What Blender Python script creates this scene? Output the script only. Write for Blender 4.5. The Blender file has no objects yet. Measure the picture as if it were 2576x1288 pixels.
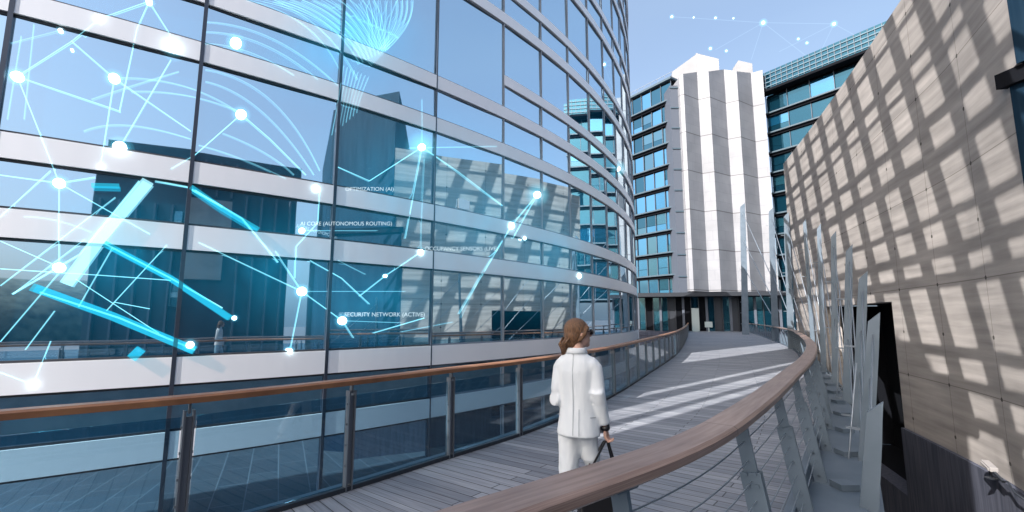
import bpy, bmesh, math, random
from mathutils import Vector, Matrix
random.seed(7)
R = math.radians
scene = bpy.context.scene
C = scene.collection

# ---------------------------------------------------------------- camera, sky, sun, exposure
EYE = 1.72
PITCH = R(7.5)
cam_d = bpy.data.cameras.new('camera'); cam = bpy.data.objects.new('camera', cam_d); C.objects.link(cam)
cam.location = (0, 0, EYE); cam.rotation_euler = (R(90) + PITCH, 0, 0)
cam_d.sensor_width = 36; cam_d.lens = 36 * 1185 / 2576; cam_d.clip_start = .05; cam_d.clip_end = 3000
scene.camera = cam

SUN_EL = R(38)
SUN = Vector((-.72 * math.cos(SUN_EL), -.694 * math.cos(SUN_EL), math.sin(SUN_EL)))   # towards the sun
world = bpy.data.worlds.new('World'); scene.world = world; world.use_nodes = True
nt = world.node_tree; bg = nt.nodes['Background']
sky = nt.nodes.new('ShaderNodeTexSky'); sky.sky_type = 'NISHITA'; sky.sun_disc = False
sky.sun_elevation = SUN_EL; sky.sun_rotation = math.atan2(SUN.x, SUN.y)
sky.air_density = 1.0; sky.dust_density = 6.0; sky.ozone_density = 1.5
cx = nt.nodes.new('ShaderNodeTexCoord'); cm = nt.nodes.new('ShaderNodeMapping'); cm.inputs['Scale'].default_value = (1.2, 1.2, 4)
cn = nt.nodes.new('ShaderNodeTexNoise'); cn.inputs['Scale'].default_value = 1.3; cn.inputs['Detail'].default_value = 5
cr = nt.nodes.new('ShaderNodeMapRange'); cr.inputs['From Min'].default_value = .3; cr.inputs['From Max'].default_value = .7; cr.inputs['To Min'].default_value = .22; cr.inputs['To Max'].default_value = .44
cmx = nt.nodes.new('ShaderNodeMix'); cmx.data_type = 'RGBA'; cmx.inputs[7].default_value = (1.75, 2.35, 3.05, 1)     # thin high haze
nt.links.new(cx.outputs['Generated'], cm.inputs[0]); nt.links.new(cm.outputs[0], cn.inputs[0]); nt.links.new(cn.outputs[0], cr.inputs[0]); nt.links.new(cr.outputs[0], cmx.inputs[0])
nt.links.new(sky.outputs[0], cmx.inputs[6]); nt.links.new(cmx.outputs[2], bg.inputs[0]); bg.inputs[1].default_value = .15
sd = bpy.data.lights.new('sun', 'SUN'); so = bpy.data.objects.new('sun', sd); C.objects.link(so)
sd.energy = 4.4; sd.angle = R(.1); sd.color = (1, .95, .90)
so.rotation_euler = SUN.to_track_quat('Z', 'Y').to_euler(); so.location = (-20, -20, 60)
scene.view_settings.view_transform = 'Standard'; scene.view_settings.look = 'None'
scene.view_settings.exposure = 1.12; scene.view_settings.gamma = 1
scene.cycles.max_bounces = 8; scene.cycles.transparent_max_bounces = 24
scene.cycles.glossy_bounces = 5; scene.cycles.caustics_reflective = False; scene.cycles.caustics_refractive = False

# ---------------------------------------------------------------- helpers
def px(x, y):                      # reference pixel (2576 wide) -> direction with forward part 1
    v = 644 - y; u = x - 1288
    F = 1185 * math.cos(PITCH) - v * math.sin(PITCH)
    return Vector((u / F, 1, (1185 * math.sin(PITCH) + v * math.cos(PITCH)) / F))
def at(x, y, d):
    r = px(x, y); return Vector((r.x * d, d, EYE + r.z * d))

def obj(name, bm, mat, parent=None, smooth=False):
    me = bpy.data.meshes.new(name); bm.to_mesh(me); bm.free()
    if mat: me.materials.append(mat)
    if smooth:
        for p in me.polygons: p.use_smooth = True
    o = bpy.data.objects.new(name, me); C.objects.link(o)
    if parent: o.parent = parent
    return o
def empty(name, loc=(0, 0, 0), rz=0):
    o = bpy.data.objects.new(name, None); C.objects.link(o); o.location = loc; o.rotation_euler = (0, 0, rz)
    o.empty_display_size = .2
    return o
def tag(o, label=None, cat=None, group=None, kind=None):
    if label: o['label'] = label
    if cat: o['category'] = cat
    if group: o['group'] = group
    if kind: o['kind'] = kind
    return o
def BM(): return bmesh.new()
def face(bm, pts):
    vs = [bm.verts.new(p) for p in pts]
    return bm.faces.new(vs)
def hexa(bm, a, b):               # a, b: two quads (loops) joined to a closed prism
    n = len(a)
    va = [bm.verts.new(p) for p in a]; vb = [bm.verts.new(p) for p in b]
    bm.faces.new(va[::-1]); bm.faces.new(vb)
    for i in range(n):
        j = (i + 1) % n
        bm.faces.new((va[i], va[j], vb[j], vb[i]))
def box(bm, c, s, ax=None):
    c = Vector(c); X, Y, Z = ax if ax else (Vector((1, 0, 0)), Vector((0, 1, 0)), Vector((0, 0, 1)))
    hx, hy, hz = s[0] / 2, s[1] / 2, s[2] / 2
    q = lambda z: [c + X * (i * hx) + Y * (j * hy) + Z * z for i, j in ((-1, -1), (1, -1), (1, 1), (-1, 1))]
    hexa(bm, q(-hz), q(hz))
def bar(bm, p, q, w, h, up=Vector((0, 0, 1))):   # box beam from p to q
    p = Vector(p); q = Vector(q); d = q - p; L = d.length; d.normalize()
    s = d.cross(up)
    if s.length < 1e-5: s = d.cross(Vector((1, 0, 0)))
    s.normalize(); u = s.cross(d)
    box(bm, (p + q) / 2, (w, L, h), (s, d, u))
def tube(bm, pts, r, n=8, cap=True):
    pts = [Vector(p) for p in pts]; rings = []
    rr = r if isinstance(r, (list, tuple)) else [r] * len(pts)
    for i, p in enumerate(pts):
        d = (pts[min(i + 1, len(pts) - 1)] - pts[max(i - 1, 0)]).normalized()
        up = Vector((0, 0, 1)) if abs(d.z) < .95 else Vector((1, 0, 0))
        s = d.cross(up).normalized(); u = s.cross(d)
        rings.append([bm.verts.new(p + (s * math.cos(2 * math.pi * k / n) + u * math.sin(2 * math.pi * k / n)) * rr[i]) for k in range(n)])
    for a, b in zip(rings, rings[1:]):
        for k in range(n):
            bm.faces.new((a[k], a[(k + 1) % n], b[(k + 1) % n], b[k]))
    if cap: bm.faces.new(rings[0][::-1]); bm.faces.new(rings[-1])
def loft(bm, rings, cap=True):
    vs = [[bm.verts.new(p) for p in r] for r in rings]; n = len(vs[0])
    for a, b in zip(vs, vs[1:]):
        for k in range(n): bm.faces.new((a[k], a[(k + 1) % n], b[(k + 1) % n], b[k]))
    if cap: bm.faces.new(vs[0][::-1]); bm.faces.new(vs[-1])
def ell(bm, c, r, seg=20, rg=14, M=None):
    m = Matrix.Translation(Vector(c)) @ (M if M else Matrix()) @ Matrix.Diagonal((r[0], r[1], r[2], 1))
    bmesh.ops.create_uvsphere(bm, u_segments=seg, v_segments=rg, radius=1, matrix=m)
def bevel(o, w, seg=2):
    m = o.modifiers.new('b', 'BEVEL'); m.width = w; m.segments = seg; m.limit_method = 'ANGLE'
def bake(o, *mods):               # apply modifiers
    dg = bpy.context.evaluated_depsgraph_get(); dg.update()
    me = bpy.data.meshes.new_from_object(o.evaluated_get(dg)); o.modifiers.clear(); o.data = me
    return o
def remesh(o, vs, sm=6):
    m = o.modifiers.new('r', 'REMESH'); m.mode = 'VOXEL'; m.voxel_size = vs; m.use_smooth_shade = True
    s = o.modifiers.new('s', 'SMOOTH'); s.factor = .5; s.iterations = sm
    mats = list(o.data.materials)
    bake(o)
    o.data.materials.clear()
    for k in mats: o.data.materials.append(k)
    for p in o.data.polygons: p.use_smooth = True; p.material_index = 0
    return o
def catmull(P, n=12):
    P = [Vector(p) for p in P]; out = []
    Q = [P[0] * 2 - P[1]] + P + [P[-1] * 2 - P[-2]]
    for i in range(1, len(Q) - 2):
        a, b, c, d = Q[i - 1:i + 3]
        for k in range(n):
            t = k / n
            out.append(.5 * ((2 * b) + (c - a) * t + (2 * a - 5 * b + 4 * c - d) * t * t + (3 * b - a - 3 * c + d) * t ** 3))
    out.append(P[-1]); return out
class Path:
    def __init__(s, P):
        s.P = [Vector((p[0], p[1])) for p in P]; s.U = [0]
        for a, b in zip(s.P, s.P[1:]): s.U.append(s.U[-1] + (b - a).length)
        s.L = s.U[-1]
    def at(s, u):
        u = max(0, min(s.L, u)); i = 0
        while i < len(s.U) - 2 and s.U[i + 1] < u: i += 1
        t = (u - s.U[i]) / (s.U[i + 1] - s.U[i]); return s.P[i].lerp(s.P[i + 1], t)
    def dir(s, u, e=.15): return (s.at(min(u + e, s.L)) - s.at(max(u - e, 0))).normalized()
    def right(s, u): d = s.dir(u); return Vector((d.y, -d.x))
    def near(s, p):
        best = min(range(int(s.L / .1)), key=lambda i: (s.at(i * .1) - p).length_squared); return best * .1

# ---------------------------------------------------------------- materials
def mat(name, col, rough=.6, metal=0, spec=.5):
    m = bpy.data.materials.new(name); m.use_nodes = True; b = m.node_tree.nodes['Principled BSDF']
    b.inputs['Base Color'].default_value = (*col, 1); b.inputs['Roughness'].default_value = rough
    b.inputs['Metallic'].default_value = metal; b.inputs['Specular IOR Level'].default_value = spec
    return m
def N(m, t, **kw):
    n = m.node_tree.nodes.new(t)
    for k, v in kw.items(): setattr(n, k, v)
    return n
def L(m, a, b): m.node_tree.links.new(a, b)
def bsdf(m): return m.node_tree.nodes['Principled BSDF']
def noisy(m, c1, c2, scale=4, stretch=(1, 1, 1), bump=0, detail=6, coord='Object', lo=.35, hi=.65):
    tc = N(m, 'ShaderNodeTexCoord'); mp = N(m, 'ShaderNodeMapping'); mp.inputs['Scale'].default_value = stretch
    nz = N(m, 'ShaderNodeTexNoise'); nz.inputs['Scale'].default_value = scale; nz.inputs['Detail'].default_value = detail
    rp = N(m, 'ShaderNodeValToRGB'); rp.color_ramp.elements[0].position = lo; rp.color_ramp.elements[1].position = hi
    rp.color_ramp.elements[0].color = (*c1, 1); rp.color_ramp.elements[1].color = (*c2, 1)
    L(m, tc.outputs[coord], mp.inputs[0]); L(m, mp.outputs[0], nz.inputs[0]); L(m, nz.outputs[0], rp.inputs[0])
    L(m, rp.outputs[0], bsdf(m).inputs['Base Color'])
    if bump:
        bp = N(m, 'ShaderNodeBump'); bp.inputs['Strength'].default_value = bump; bp.inputs['Distance'].default_value = .02
        L(m, nz.outputs[0], bp.inputs['Height']); L(m, bp.outputs[0], bsdf(m).inputs['Normal'])
    return m
def mirror_glass(name, tint, base, gloss=.75, wav=.02, rough=.015):
    m = bpy.data.materials.new(name); m.use_nodes = True; T = m.node_tree; T.nodes.clear()
    out = N(m, 'ShaderNodeOutputMaterial'); mx = N(m, 'ShaderNodeMixShader')
    g = N(m, 'ShaderNodeBsdfGlossy'); g.inputs['Color'].default_value = (*tint, 1); g.inputs['Roughness'].default_value = rough
    d = N(m, 'ShaderNodeBsdfDiffuse'); d.inputs['Color'].default_value = (*base, 1)
    lw = N(m, 'ShaderNodeLayerWeight'); lw.inputs['Blend'].default_value = .35
    mr = N(m, 'ShaderNodeMapRange'); mr.inputs['To Min'].default_value = gloss; mr.inputs['To Max'].default_value = 1
    L(m, lw.outputs['Fresnel'], mr.inputs[0]); L(m, mr.outputs[0], mx.inputs[0])
    tc = N(m, 'ShaderNodeTexCoord'); nz = N(m, 'ShaderNodeTexNoise'); nz.inputs['Scale'].default_value = .55; nz.inputs['Detail'].default_value = 1
    bp = N(m, 'ShaderNodeBump'); bp.inputs['Strength'].default_value = wav; bp.inputs['Distance'].default_value = .1
    L(m, tc.outputs['Object'], nz.inputs[0]); L(m, nz.outputs[0], bp.inputs['Height']); L(m, bp.outputs[0], g.inputs['Normal'])
    L(m, d.outputs[0], mx.inputs[1]); L(m, g.outputs[0], mx.inputs[2]); L(m, mx.outputs[0], out.inputs[0])
    return m
def clear_glass(name, tint, refl=1.0):
    m = bpy.data.materials.new(name); m.use_nodes = True; T = m.node_tree; T.nodes.clear()
    out = N(m, 'ShaderNodeOutputMaterial'); mx = N(m, 'ShaderNodeMixShader')
    g = N(m, 'ShaderNodeBsdfGlossy'); g.inputs['Roughness'].default_value = .01
    t = N(m, 'ShaderNodeBsdfTransparent'); t.inputs['Color'].default_value = (*tint, 1)
    lw = N(m, 'ShaderNodeLayerWeight'); lw.inputs['Blend'].default_value = .5
    pw = N(m, 'ShaderNodeMath', operation='POWER'); pw.inputs[1].default_value = 4
    ma = N(m, 'ShaderNodeMath', operation='MULTIPLY_ADD'); ma.inputs[1].default_value = .85; ma.inputs[2].default_value = .06
    L(m, lw.outputs['Facing'], pw.inputs[0]); L(m, pw.outputs[0], ma.inputs[0]); L(m, ma.outputs[0], mx.inputs[0]); L(m, t.outputs[0], mx.inputs[1]); L(m, g.outputs[0], mx.inputs[2]); L(m, mx.outputs[0], out.inputs[0])
    return m
def glow(name, col, strength, through=(1, 1, 1), soft=False):
    m = bpy.data.materials.new(name); m.use_nodes = True; T = m.node_tree; T.nodes.clear()
    out = N(m, 'ShaderNodeOutputMaterial'); ad = N(m, 'ShaderNodeAddShader')
    e = N(m, 'ShaderNodeEmission'); e.inputs['Color'].default_value = (*col, 1); e.inputs['Strength'].default_value = strength
    t = N(m, 'ShaderNodeBsdfTransparent'); t.inputs['Color'].default_value = (*through, 1)
    if soft:
        lw = N(m, 'ShaderNodeLayerWeight'); lw.inputs['Blend'].default_value = .5
        iv = N(m, 'ShaderNodeMath', operation='SUBTRACT'); iv.inputs[0].default_value = 1
        pw = N(m, 'ShaderNodeMath', operation='POWER'); pw.inputs[1].default_value = 3.0
        ml = N(m, 'ShaderNodeMath', operation='MULTIPLY'); ml.inputs[1].default_value = strength
        L(m, lw.outputs['Facing'], iv.inputs[1]); L(m, iv.outputs[0], pw.inputs[0]); L(m, pw.outputs[0], ml.inputs[0]); L(m, ml.outputs[0], e.inputs['Strength'])
    L(m, e.outputs[0], ad.inputs[0]); L(m, t.outputs[0], ad.inputs[1]); L(m, ad.outputs[0], out.inputs[0])
    return m

M_band = noisy(mat('white_metal_panel', (.75, .75, .78), .32), (.90, .90, .93), (.94, .935, .96), .5)
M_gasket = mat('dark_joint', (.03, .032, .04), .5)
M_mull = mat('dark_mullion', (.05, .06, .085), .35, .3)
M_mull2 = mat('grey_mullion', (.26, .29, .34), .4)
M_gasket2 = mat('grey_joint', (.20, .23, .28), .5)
M_glass = mirror_glass('facade_glass', (.74, .88, .97), (.015, .20, .36), .80)
M_glass2 = mirror_glass('far_blue_glass', (.22, .52, .76), (.006, .07, .14), .5, .10)
M_glass3 = mirror_glass('far_teal_glass', (.09, .22, .29), (.005, .035, .06), .5, .10)
M_glass4 = mirror_glass('far_pale_glass', (.20, .38, .46), (.015, .07, .10), .45, .10)
M_rail_glass = clear_glass('railing_glass', (.60, .77, .86))
M_steel = noisy(mat('blue_grey_painted_steel', (.2, .25, .3), .42, .15), (.095, .132, .172), (.125, .165, .21), 2, bump=.02)
M_steel_lt = mat('brushed_steel', (.26, .30, .35), .4, .4)
M_post = mat('dull_steel', (.15, .165, .19), .4, .5)
M_steel_dk = mat('dark_steel', (.03, .035, .045), .5, .3)
M_far_frame = mat('grey_cladding', (.085, .10, .13), .5)
M_far_slab = mat('slab_edge', (.06, .095, .125), .5)
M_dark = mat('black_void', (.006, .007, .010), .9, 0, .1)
M_navy = noisy(mat('navy_cladding', (.02, .03, .05), .6, 0, .08), (.005, .018, .036), (.012, .03, .052), 1.5, (6, 6, .3))
M_under = noisy(mat('shaded_stained_concrete', (.1, .1, .13), .85), (.035, .042, .066), (.075, .082, .115), 2.2, (5, 5, .35), .15)  # stain streaks; overall dark tone also holds the shade at the wall's foot

# board formed concrete: horizontal boards, pour joints, tie holes
M_conc = mat('board_formed_concrete', (.4, .36, .33), .85)
def concrete():
    m = M_conc; uv = N(m, 'ShaderNodeUVMap'); uv.uv_map = 'UVMap'
    mp = N(m, 'ShaderNodeMapping'); L(m, uv.outputs[0], mp.inputs[0])
    nz = N(m, 'ShaderNodeTexNoise'); nz.inputs['Scale'].default_value = 1.0; nz.inputs['Detail'].default_value = 7
    st = N(m, 'ShaderNodeMapping'); st.inputs['Scale'].default_value = (.32, 4.2, 1)
    L(m, mp.outputs[0], st.inputs[0]); L(m, st.outputs[0], nz.inputs[0])
    rp = N(m, 'ShaderNodeValToRGB'); rp.color_ramp.elements[0].position = .3; rp.color_ramp.elements[1].position = .7
    rp.color_ramp.elements[0].color = (.34, .318, .305, 1); rp.color_ramp.elements[1].color = (.57, .53, .505, 1)
    L(m, nz.outputs[0], rp.inputs[0])
    n2 = N(m, 'ShaderNodeTexNoise'); n2.inputs['Scale'].default_value = .7; n2.inputs['Detail'].default_value = 8; L(m, mp.outputs[0], n2.inputs[0])
    mx = N(m, 'ShaderNodeMix', data_type='RGBA', blend_type='MULTIPLY'); mx.inputs[0].default_value = .35
    L(m, rp.outputs[0], mx.inputs[6]); L(m, n2.outputs[0], mx.inputs[7])
    br = N(m, 'ShaderNodeTexBrick'); br.offset = 0; br.inputs['Scale'].default_value = 1; br.inputs['Brick Width'].default_value = 2.4; br.inputs['Row Height'].default_value = 2.6
    br.inputs['Mortar Size'].default_value = .012; br.inputs['Mortar Smooth'].default_value = .2
    br.inputs['Color1'].default_value = (1, 1, 1, 1); br.inputs['Color2'].default_value = (.93, .93, .93, 1); br.inputs['Mortar'].default_value = (.42, .4, .38, 1)
    L(m, mp.outputs[0], br.inputs[0])
    m2 = N(m, 'ShaderNodeMix', data_type='RGBA', blend_type='MULTIPLY'); m2.inputs[0].default_value = .8
    L(m, mx.outputs[2], m2.inputs[6]); L(m, br.outputs[0], m2.inputs[7])
    # tie holes on a .65 x .6 grid
    sp = N(m, 'ShaderNodeSeparateXYZ'); L(m, mp.outputs[0], sp.inputs[0])
    def cell(s, p):
        a = N(m, 'ShaderNodeMath', operation='PINGPONG'); a.inputs[1].default_value = p / 2; L(m, s, a.inputs[0])
        b = N(m, 'ShaderNodeMath', operation='POWER'); b.inputs[1].default_value = 2; L(m, a.outputs[0], b.inputs[0]); return b.outputs[0]
    ad = N(m, 'ShaderNodeMath', operation='ADD'); L(m, cell(sp.outputs[0], 2.4), ad.inputs[0]); L(m, cell(sp.outputs[1], 1.3), ad.inputs[1])
    lt = N(m, 'ShaderNodeMath', operation='LESS_THAN'); lt.inputs[1].default_value = .0022; L(m, ad.outputs[0], lt.inputs[0])
    m3 = N(m, 'ShaderNodeMix', data_type='RGBA'); L(m, lt.outputs[0], m3.inputs[0]); L(m, m2.outputs[2], m3.inputs[6]); m3.inputs[7].default_value = (.06, .055, .05, 1)
    L(m, m3.outputs[2], bsdf(m).inputs['Base Color'])
    bp = N(m, 'ShaderNodeBump'); bp.inputs['Strength'].default_value = .5; bp.inputs['Distance'].default_value = .02
    L(m, nz.outputs[0], bp.inputs['Height']); L(m, bp.outputs[0], bsdf(m).inputs['Normal'])
concrete()

# weathered planks
M_plank = mat('weathered_planks', (.2, .2, .2), .62)
def planks():
    m = M_plank; uv = N(m, 'ShaderNodeUVMap'); uv.uv_map = 'UVMap'
    br = N(m, 'ShaderNodeTexBrick'); br.offset = .43; br.offset_frequency = 2; br.inputs['Scale'].default_value = 1
    br.inputs['Brick Width'].default_value = 1.9; br.inputs['Row Height'].default_value = .145; br.inputs['Mortar Size'].default_value = .006
    br.inputs['Mortar Smooth'].default_value = .3; br.inputs['Bias'].default_value = -.1
    br.inputs['Color1'].default_value = (.175, .19, .225, 1); br.inputs['Color2'].default_value = (.31, .33, .37, 1); br.inputs['Mortar'].default_value = (.02, .02, .024, 1)
    L(m, uv.outputs[0], br.inputs[0])
    mp = N(m, 'ShaderNodeMapping'); mp.inputs['Scale'].default_value = (1.2, 22, 1); L(m, uv.outputs[0], mp.inputs[0])
    nz = N(m, 'ShaderNodeTexNoise'); nz.inputs['Scale'].default_value = 1.6; nz.inputs['Detail'].default_value = 8; L(m, mp.outputs[0], nz.inputs[0])
    rp = N(m, 'ShaderNodeValToRGB'); rp.color_ramp.elements[0].position = .25; rp.color_ramp.elements[1].position = .75
    rp.color_ramp.elements[0].color = (.62, .62, .64, 1); rp.color_ramp.elements[1].color = (1.15, 1.13, 1.1, 1); L(m, nz.outputs[0], rp.inputs[0])
    mx = N(m, 'ShaderNodeMix', data_type='RGBA', blend_type='MULTIPLY'); mx.inputs[0].default_value = 1
    L(m, br.outputs[0], mx.inputs[6]); L(m, rp.outputs[0], mx.inputs[7]); L(m, mx.outputs[2], bsdf(m).inputs['Base Color'])
    bp = N(m, 'ShaderNodeBump'); bp.inputs['Strength'].default_value = .35; bp.inputs['Distance'].default_value = .01
    iv = N(m, 'ShaderNodeMath', operation='SUBTRACT'); iv.inputs[0].default_value = 1; L(m, br.outputs['Fac'], iv.inputs[1])
    L(m, iv.outputs[0], bp.inputs['Height']); L(m, bp.outputs[0], bsdf(m).inputs['Normal'])
planks()

M_wood = mat('oiled_hardwood', (.3, .17, .1), .38)
def wood():
    m = M_wood; uv = N(m, 'ShaderNodeUVMap'); uv.uv_map = 'UVMap'
    mp = N(m, 'ShaderNodeMapping'); mp.inputs['Scale'].default_value = (2.2, 55, 1); L(m, uv.outputs[0], mp.inputs[0])
    nz = N(m, 'ShaderNodeTexNoise'); nz.inputs['Scale'].default_value = 1; nz.inputs['Detail'].default_value = 6; L(m, mp.outputs[0], nz.inputs[0])
    rp = N(m, 'ShaderNodeValToRGB'); rp.color_ramp.elements[0].position = .3; rp.color_ramp.elements[1].position = .72
    rp.color_ramp.elements[0].color = (.165, .108, .09, 1); rp.color_ramp.elements[1].color = (.30, .222, .195, 1); L(m, nz.outputs[0], rp.inputs[0])
    sp = N(m, 'ShaderNodeSeparateXYZ'); L(m, uv.outputs[0], sp.inputs[0])
    pp = N(m, 'ShaderNodeMath', operation='PINGPONG'); pp.inputs[1].default_value = 1.35; L(m, sp.outputs[0], pp.inputs[0])
    lt = N(m, 'ShaderNodeMath', operation='LESS_THAN'); lt.inputs[1].default_value = .004; L(m, pp.outputs[0], lt.inputs[0])
    n2 = N(m, 'ShaderNodeTexNoise'); n2.inputs['Scale'].default_value = 1.7; n2.inputs['Detail'].default_value = 4; L(m, uv.outputs[0], n2.inputs[0])
    mw = N(m, 'ShaderNodeMix', data_type='RGBA', blend_type='SOFT_LIGHT'); mw.inputs[0].default_value = .6; L(m, rp.outputs[0], mw.inputs[6]); L(m, n2.outputs[0], mw.inputs[7])
    mj = N(m, 'ShaderNodeMix', data_type='RGBA'); L(m, lt.outputs[0], mj.inputs[0]); L(m, mw.outputs[2], mj.inputs[6]); mj.inputs[7].default_value = (.03, .02, .018, 1)
    L(m, mj.outputs[2], bsdf(m).inputs['Base Color'])
    bp = N(m, 'ShaderNodeBump'); bp.inputs['Strength'].default_value = .2; bp.inputs['Distance'].default_value = .004
    L(m, nz.outputs[0], bp.inputs['Height']); L(m, bp.outputs[0], bsdf(m).inputs['Normal'])
wood()
M_wood2 = noisy(mat('orange_hardwood', (.4, .2, .08), .4), (.20, .085, .04), (.30, .14, .065), 3, bump=.1)

M_paving = mat('dark_paving', (.06, .065, .075), .6)
def paving():
    m = M_paving; tc = N(m, 'ShaderNodeTexCoord')
    br = N(m, 'ShaderNodeTexBrick'); br.inputs['Scale'].default_value = 1; br.inputs['Brick Width'].default_value = 2.2; br.inputs['Row Height'].default_value = 1.1
    br.inputs['Mortar Size'].default_value = .02; br.inputs['Color1'].default_value = (.06, .07, .085, 1); br.inputs['Color2'].default_value = (.085, .095, .11, 1); br.inputs['Mortar'].default_value = (.2, .21, .23, 1)
    mp = N(m, 'ShaderNodeMapping'); mp.inputs['Rotation'].default_value = (0, 0, R(38)); L(m, tc.outputs['Object'], mp.inputs[0]); L(m, mp.outputs[0], br.inputs[0])
    L(m, br.outputs[0], bsdf(m).inputs['Base Color'])
paving()

# ---------------------------------------------------------------- ground, distant hill
GZ = -5.0
bm = BM(); face(bm, [(-900, -900, GZ), (900, -900, GZ), (900, 900, GZ), (-900, 900, GZ)])
tag(obj('ground', bm, M_paving), kind='structure')
M_hill = noisy(mat('wooded_hill', (.03, .06, .05), .9), (.02, .045, .05), (.07, .10, .09), .25, bump=.5)
bm = BM()
ell(bm, (95, -330, GZ), (170, 80, 34), 48, 20)
for v in bm.verts: v.co.z += 2.5 * math.sin(v.co.x * .11) * math.sin(v.co.y * .07 + 1)
tag(obj('hills', bm, M_hill, smooth=True), kind='structure')

# ---------------------------------------------------------------- the two rails' lines and the walkway between them
LP = Path([p for p in catmull([(-9.5, -1.2), (-7.2, .5), (-5.2, 1.95), (-3.6, 3.2), (-2.62, 3.95), (-1.78, 4.85), (-.9, 5.95), (0.02, 7.1), (.78, 8.25), (2.1, 10.5), (4.1, 14.7), (8.3, 24), (15, 41), (25.2, 68)])])
RP = Path([p for p in catmull([(-7.3, -3.7), (-4.6, -2.0), (-2.3, -.25), (-.72, 1.08), (-.12, 1.62), (.83, 2.45), (1.62, 3.4), (2.87, 5.1), (5.3, 8.55), (8.15, 13.1), (12.2, 20.3), (16.2, 28), (24, 46), (33, 69)])])

def rail_pairs(n=260):
    out = []; u = 0
    for i in range(n + 1):
        s = i / n; ul = LP.L * s
        p = LP.at(ul); out.append((ul, p))
    return out
bm = BM(); uvl = bm.loops.layers.uv.new('UVMap')
rows = []; lastv = 0
nL = 240
ur_prev = 0
for i in range(nL + 1):
    ul = LP.L * i / nL; p = LP.at(ul)
    # nearest point across, forced monotone
    best = min((k * .15 for k in range(int(RP.L / .15))), key=lambda u: (RP.at(u) - p).length_squared)
    best = max(best, ur_prev); ur_prev = best
    q = RP.at(best)
    nl = (p - q).normalized()
    rows.append((ul, p - nl * -.0, q - nl * .0))
ucum = 0; prevm = None; topv = []
for ul, p, q in rows:
    m_ = (p + q) / 2
    if prevm is not None: ucum += (m_ - prevm).length
    prevm = m_
    topv.append((bm.verts.new((p.x, p.y, 0)), bm.verts.new((q.x, q.y, 0)), ucum, (p - q).length))
for a, b in zip(topv, topv[1:]):
    f = bm.faces.new((a[0], a[1], b[1], b[0]))
    for lp, (u, v) in zip(f.loops, ((0, a[2]), (a[3], a[2]), (b[3], b[2]), (0, b[2]))): lp[uvl].uv = (u, v)
# underside
und = [(bm.verts.new(a[0].co - Vector((0, 0, .14))), bm.verts.new(a[1].co - Vector((0, 0, .14)))) for a in topv]
for (a, b), (c, d), (u1, u2) in zip(zip(topv, topv[1:]), zip([(x[0], x[1]) for x in topv], [(x[0], x[1]) for x in topv][1:]), zip(und, und[1:])):
    bm.faces.new((u1[0], u2[0], u2[1], u1[1])); bm.faces.new((a[0], b[0], u2[0], u1[0])); bm.faces.new((a[1], u1[1], u2[1], b[1]))
tag(obj('walkway', bm, M_plank), kind='structure')

def along(path, u0, u1, off, step=.3):
    n = max(2, int((u1 - u0) / step)); return [(u0 + (u1 - u0) * i / n) for i in range(n + 1)]
def ribbon(bm, path, us, offs, zs, uvl=None):   # closed section swept along the plan path; offs, zs: polygon in (right offset, z)
    prev = None
    for u in us:
        c = path.at(u); r = path.right(u)
        ring = [bm.verts.new((c.x + r.x * o, c.y + r.y * o, z)) for o, z in zip(offs, zs)]
        if prev:
            n = len(ring)
            for k in range(n):
                j = (k + 1) % n
                f = bm.faces.new((prev[k], prev[j], ring[j], ring[k]))
                if uvl:
                    for lp, (a, b) in zip(f.loops, ((pu, k), (pu, k + 1), (u, k + 1), (u, k))): lp[uvl].uv = (a, b * .11)
        prev = ring; pu = u
def usteps(path):
    us = []; u = 0
    while u < path.L:
        us.append(u); u += .2 if u < 22 else .6
    return us + [path.L]

# ---------------------------------------------------------------- footbridge steelwork under and beside the deck
fb = empty('footbridge_frame', (RP.at(8).x, RP.at(8).y, -.5))
tag(fb, 'blue grey steel edge beams carrying the curved plank walkway', 'bridge frame')
def under(o):
    o.parent = fb; o.matrix_parent_inverse = Matrix.Translation(-fb.location); return o
bm = BM(); ribbon(bm, RP, usteps(RP), (.10, .62, .62, .10), (-.16, -.16, -.50, -.50)); under(obj('edge_beam', bm, M_steel))
bm = BM(); ribbon(bm, RP, usteps(RP), (.02, .10, .10, .02), (.05, .05, -.16, -.16)); under(obj('kerb_angle', bm, M_steel))
bm = BM(); ribbon(bm, LP, usteps(LP), (-.30, -.06, -.06, -.30), (-.02, -.02, -1.7, -1.7)); under(obj('edge_beam', bm, M_steel))
bm = BM(); ribbon(bm, RP, usteps(RP), (.70, .75, .75, .70), (-.20, -.20, -.26, -.26)); under(obj('outer_rail', bm, M_steel))
u = 3.2
while u < 40:
    c = RP.at(u); r = RP.right(u); bm = BM()
    bar(bm, (c.x + r.x * .62, c.y + r.y * .62, -.25), (c.x + r.x * .72, c.y + r.y * .72, -.23), .10, .08)
    box(bm, (c.x + r.x * .42, c.y + r.y * .42, -.125), (.2, .2, .065))
    under(obj('outrigger', bm, M_steel)); u += 1.6

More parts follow.
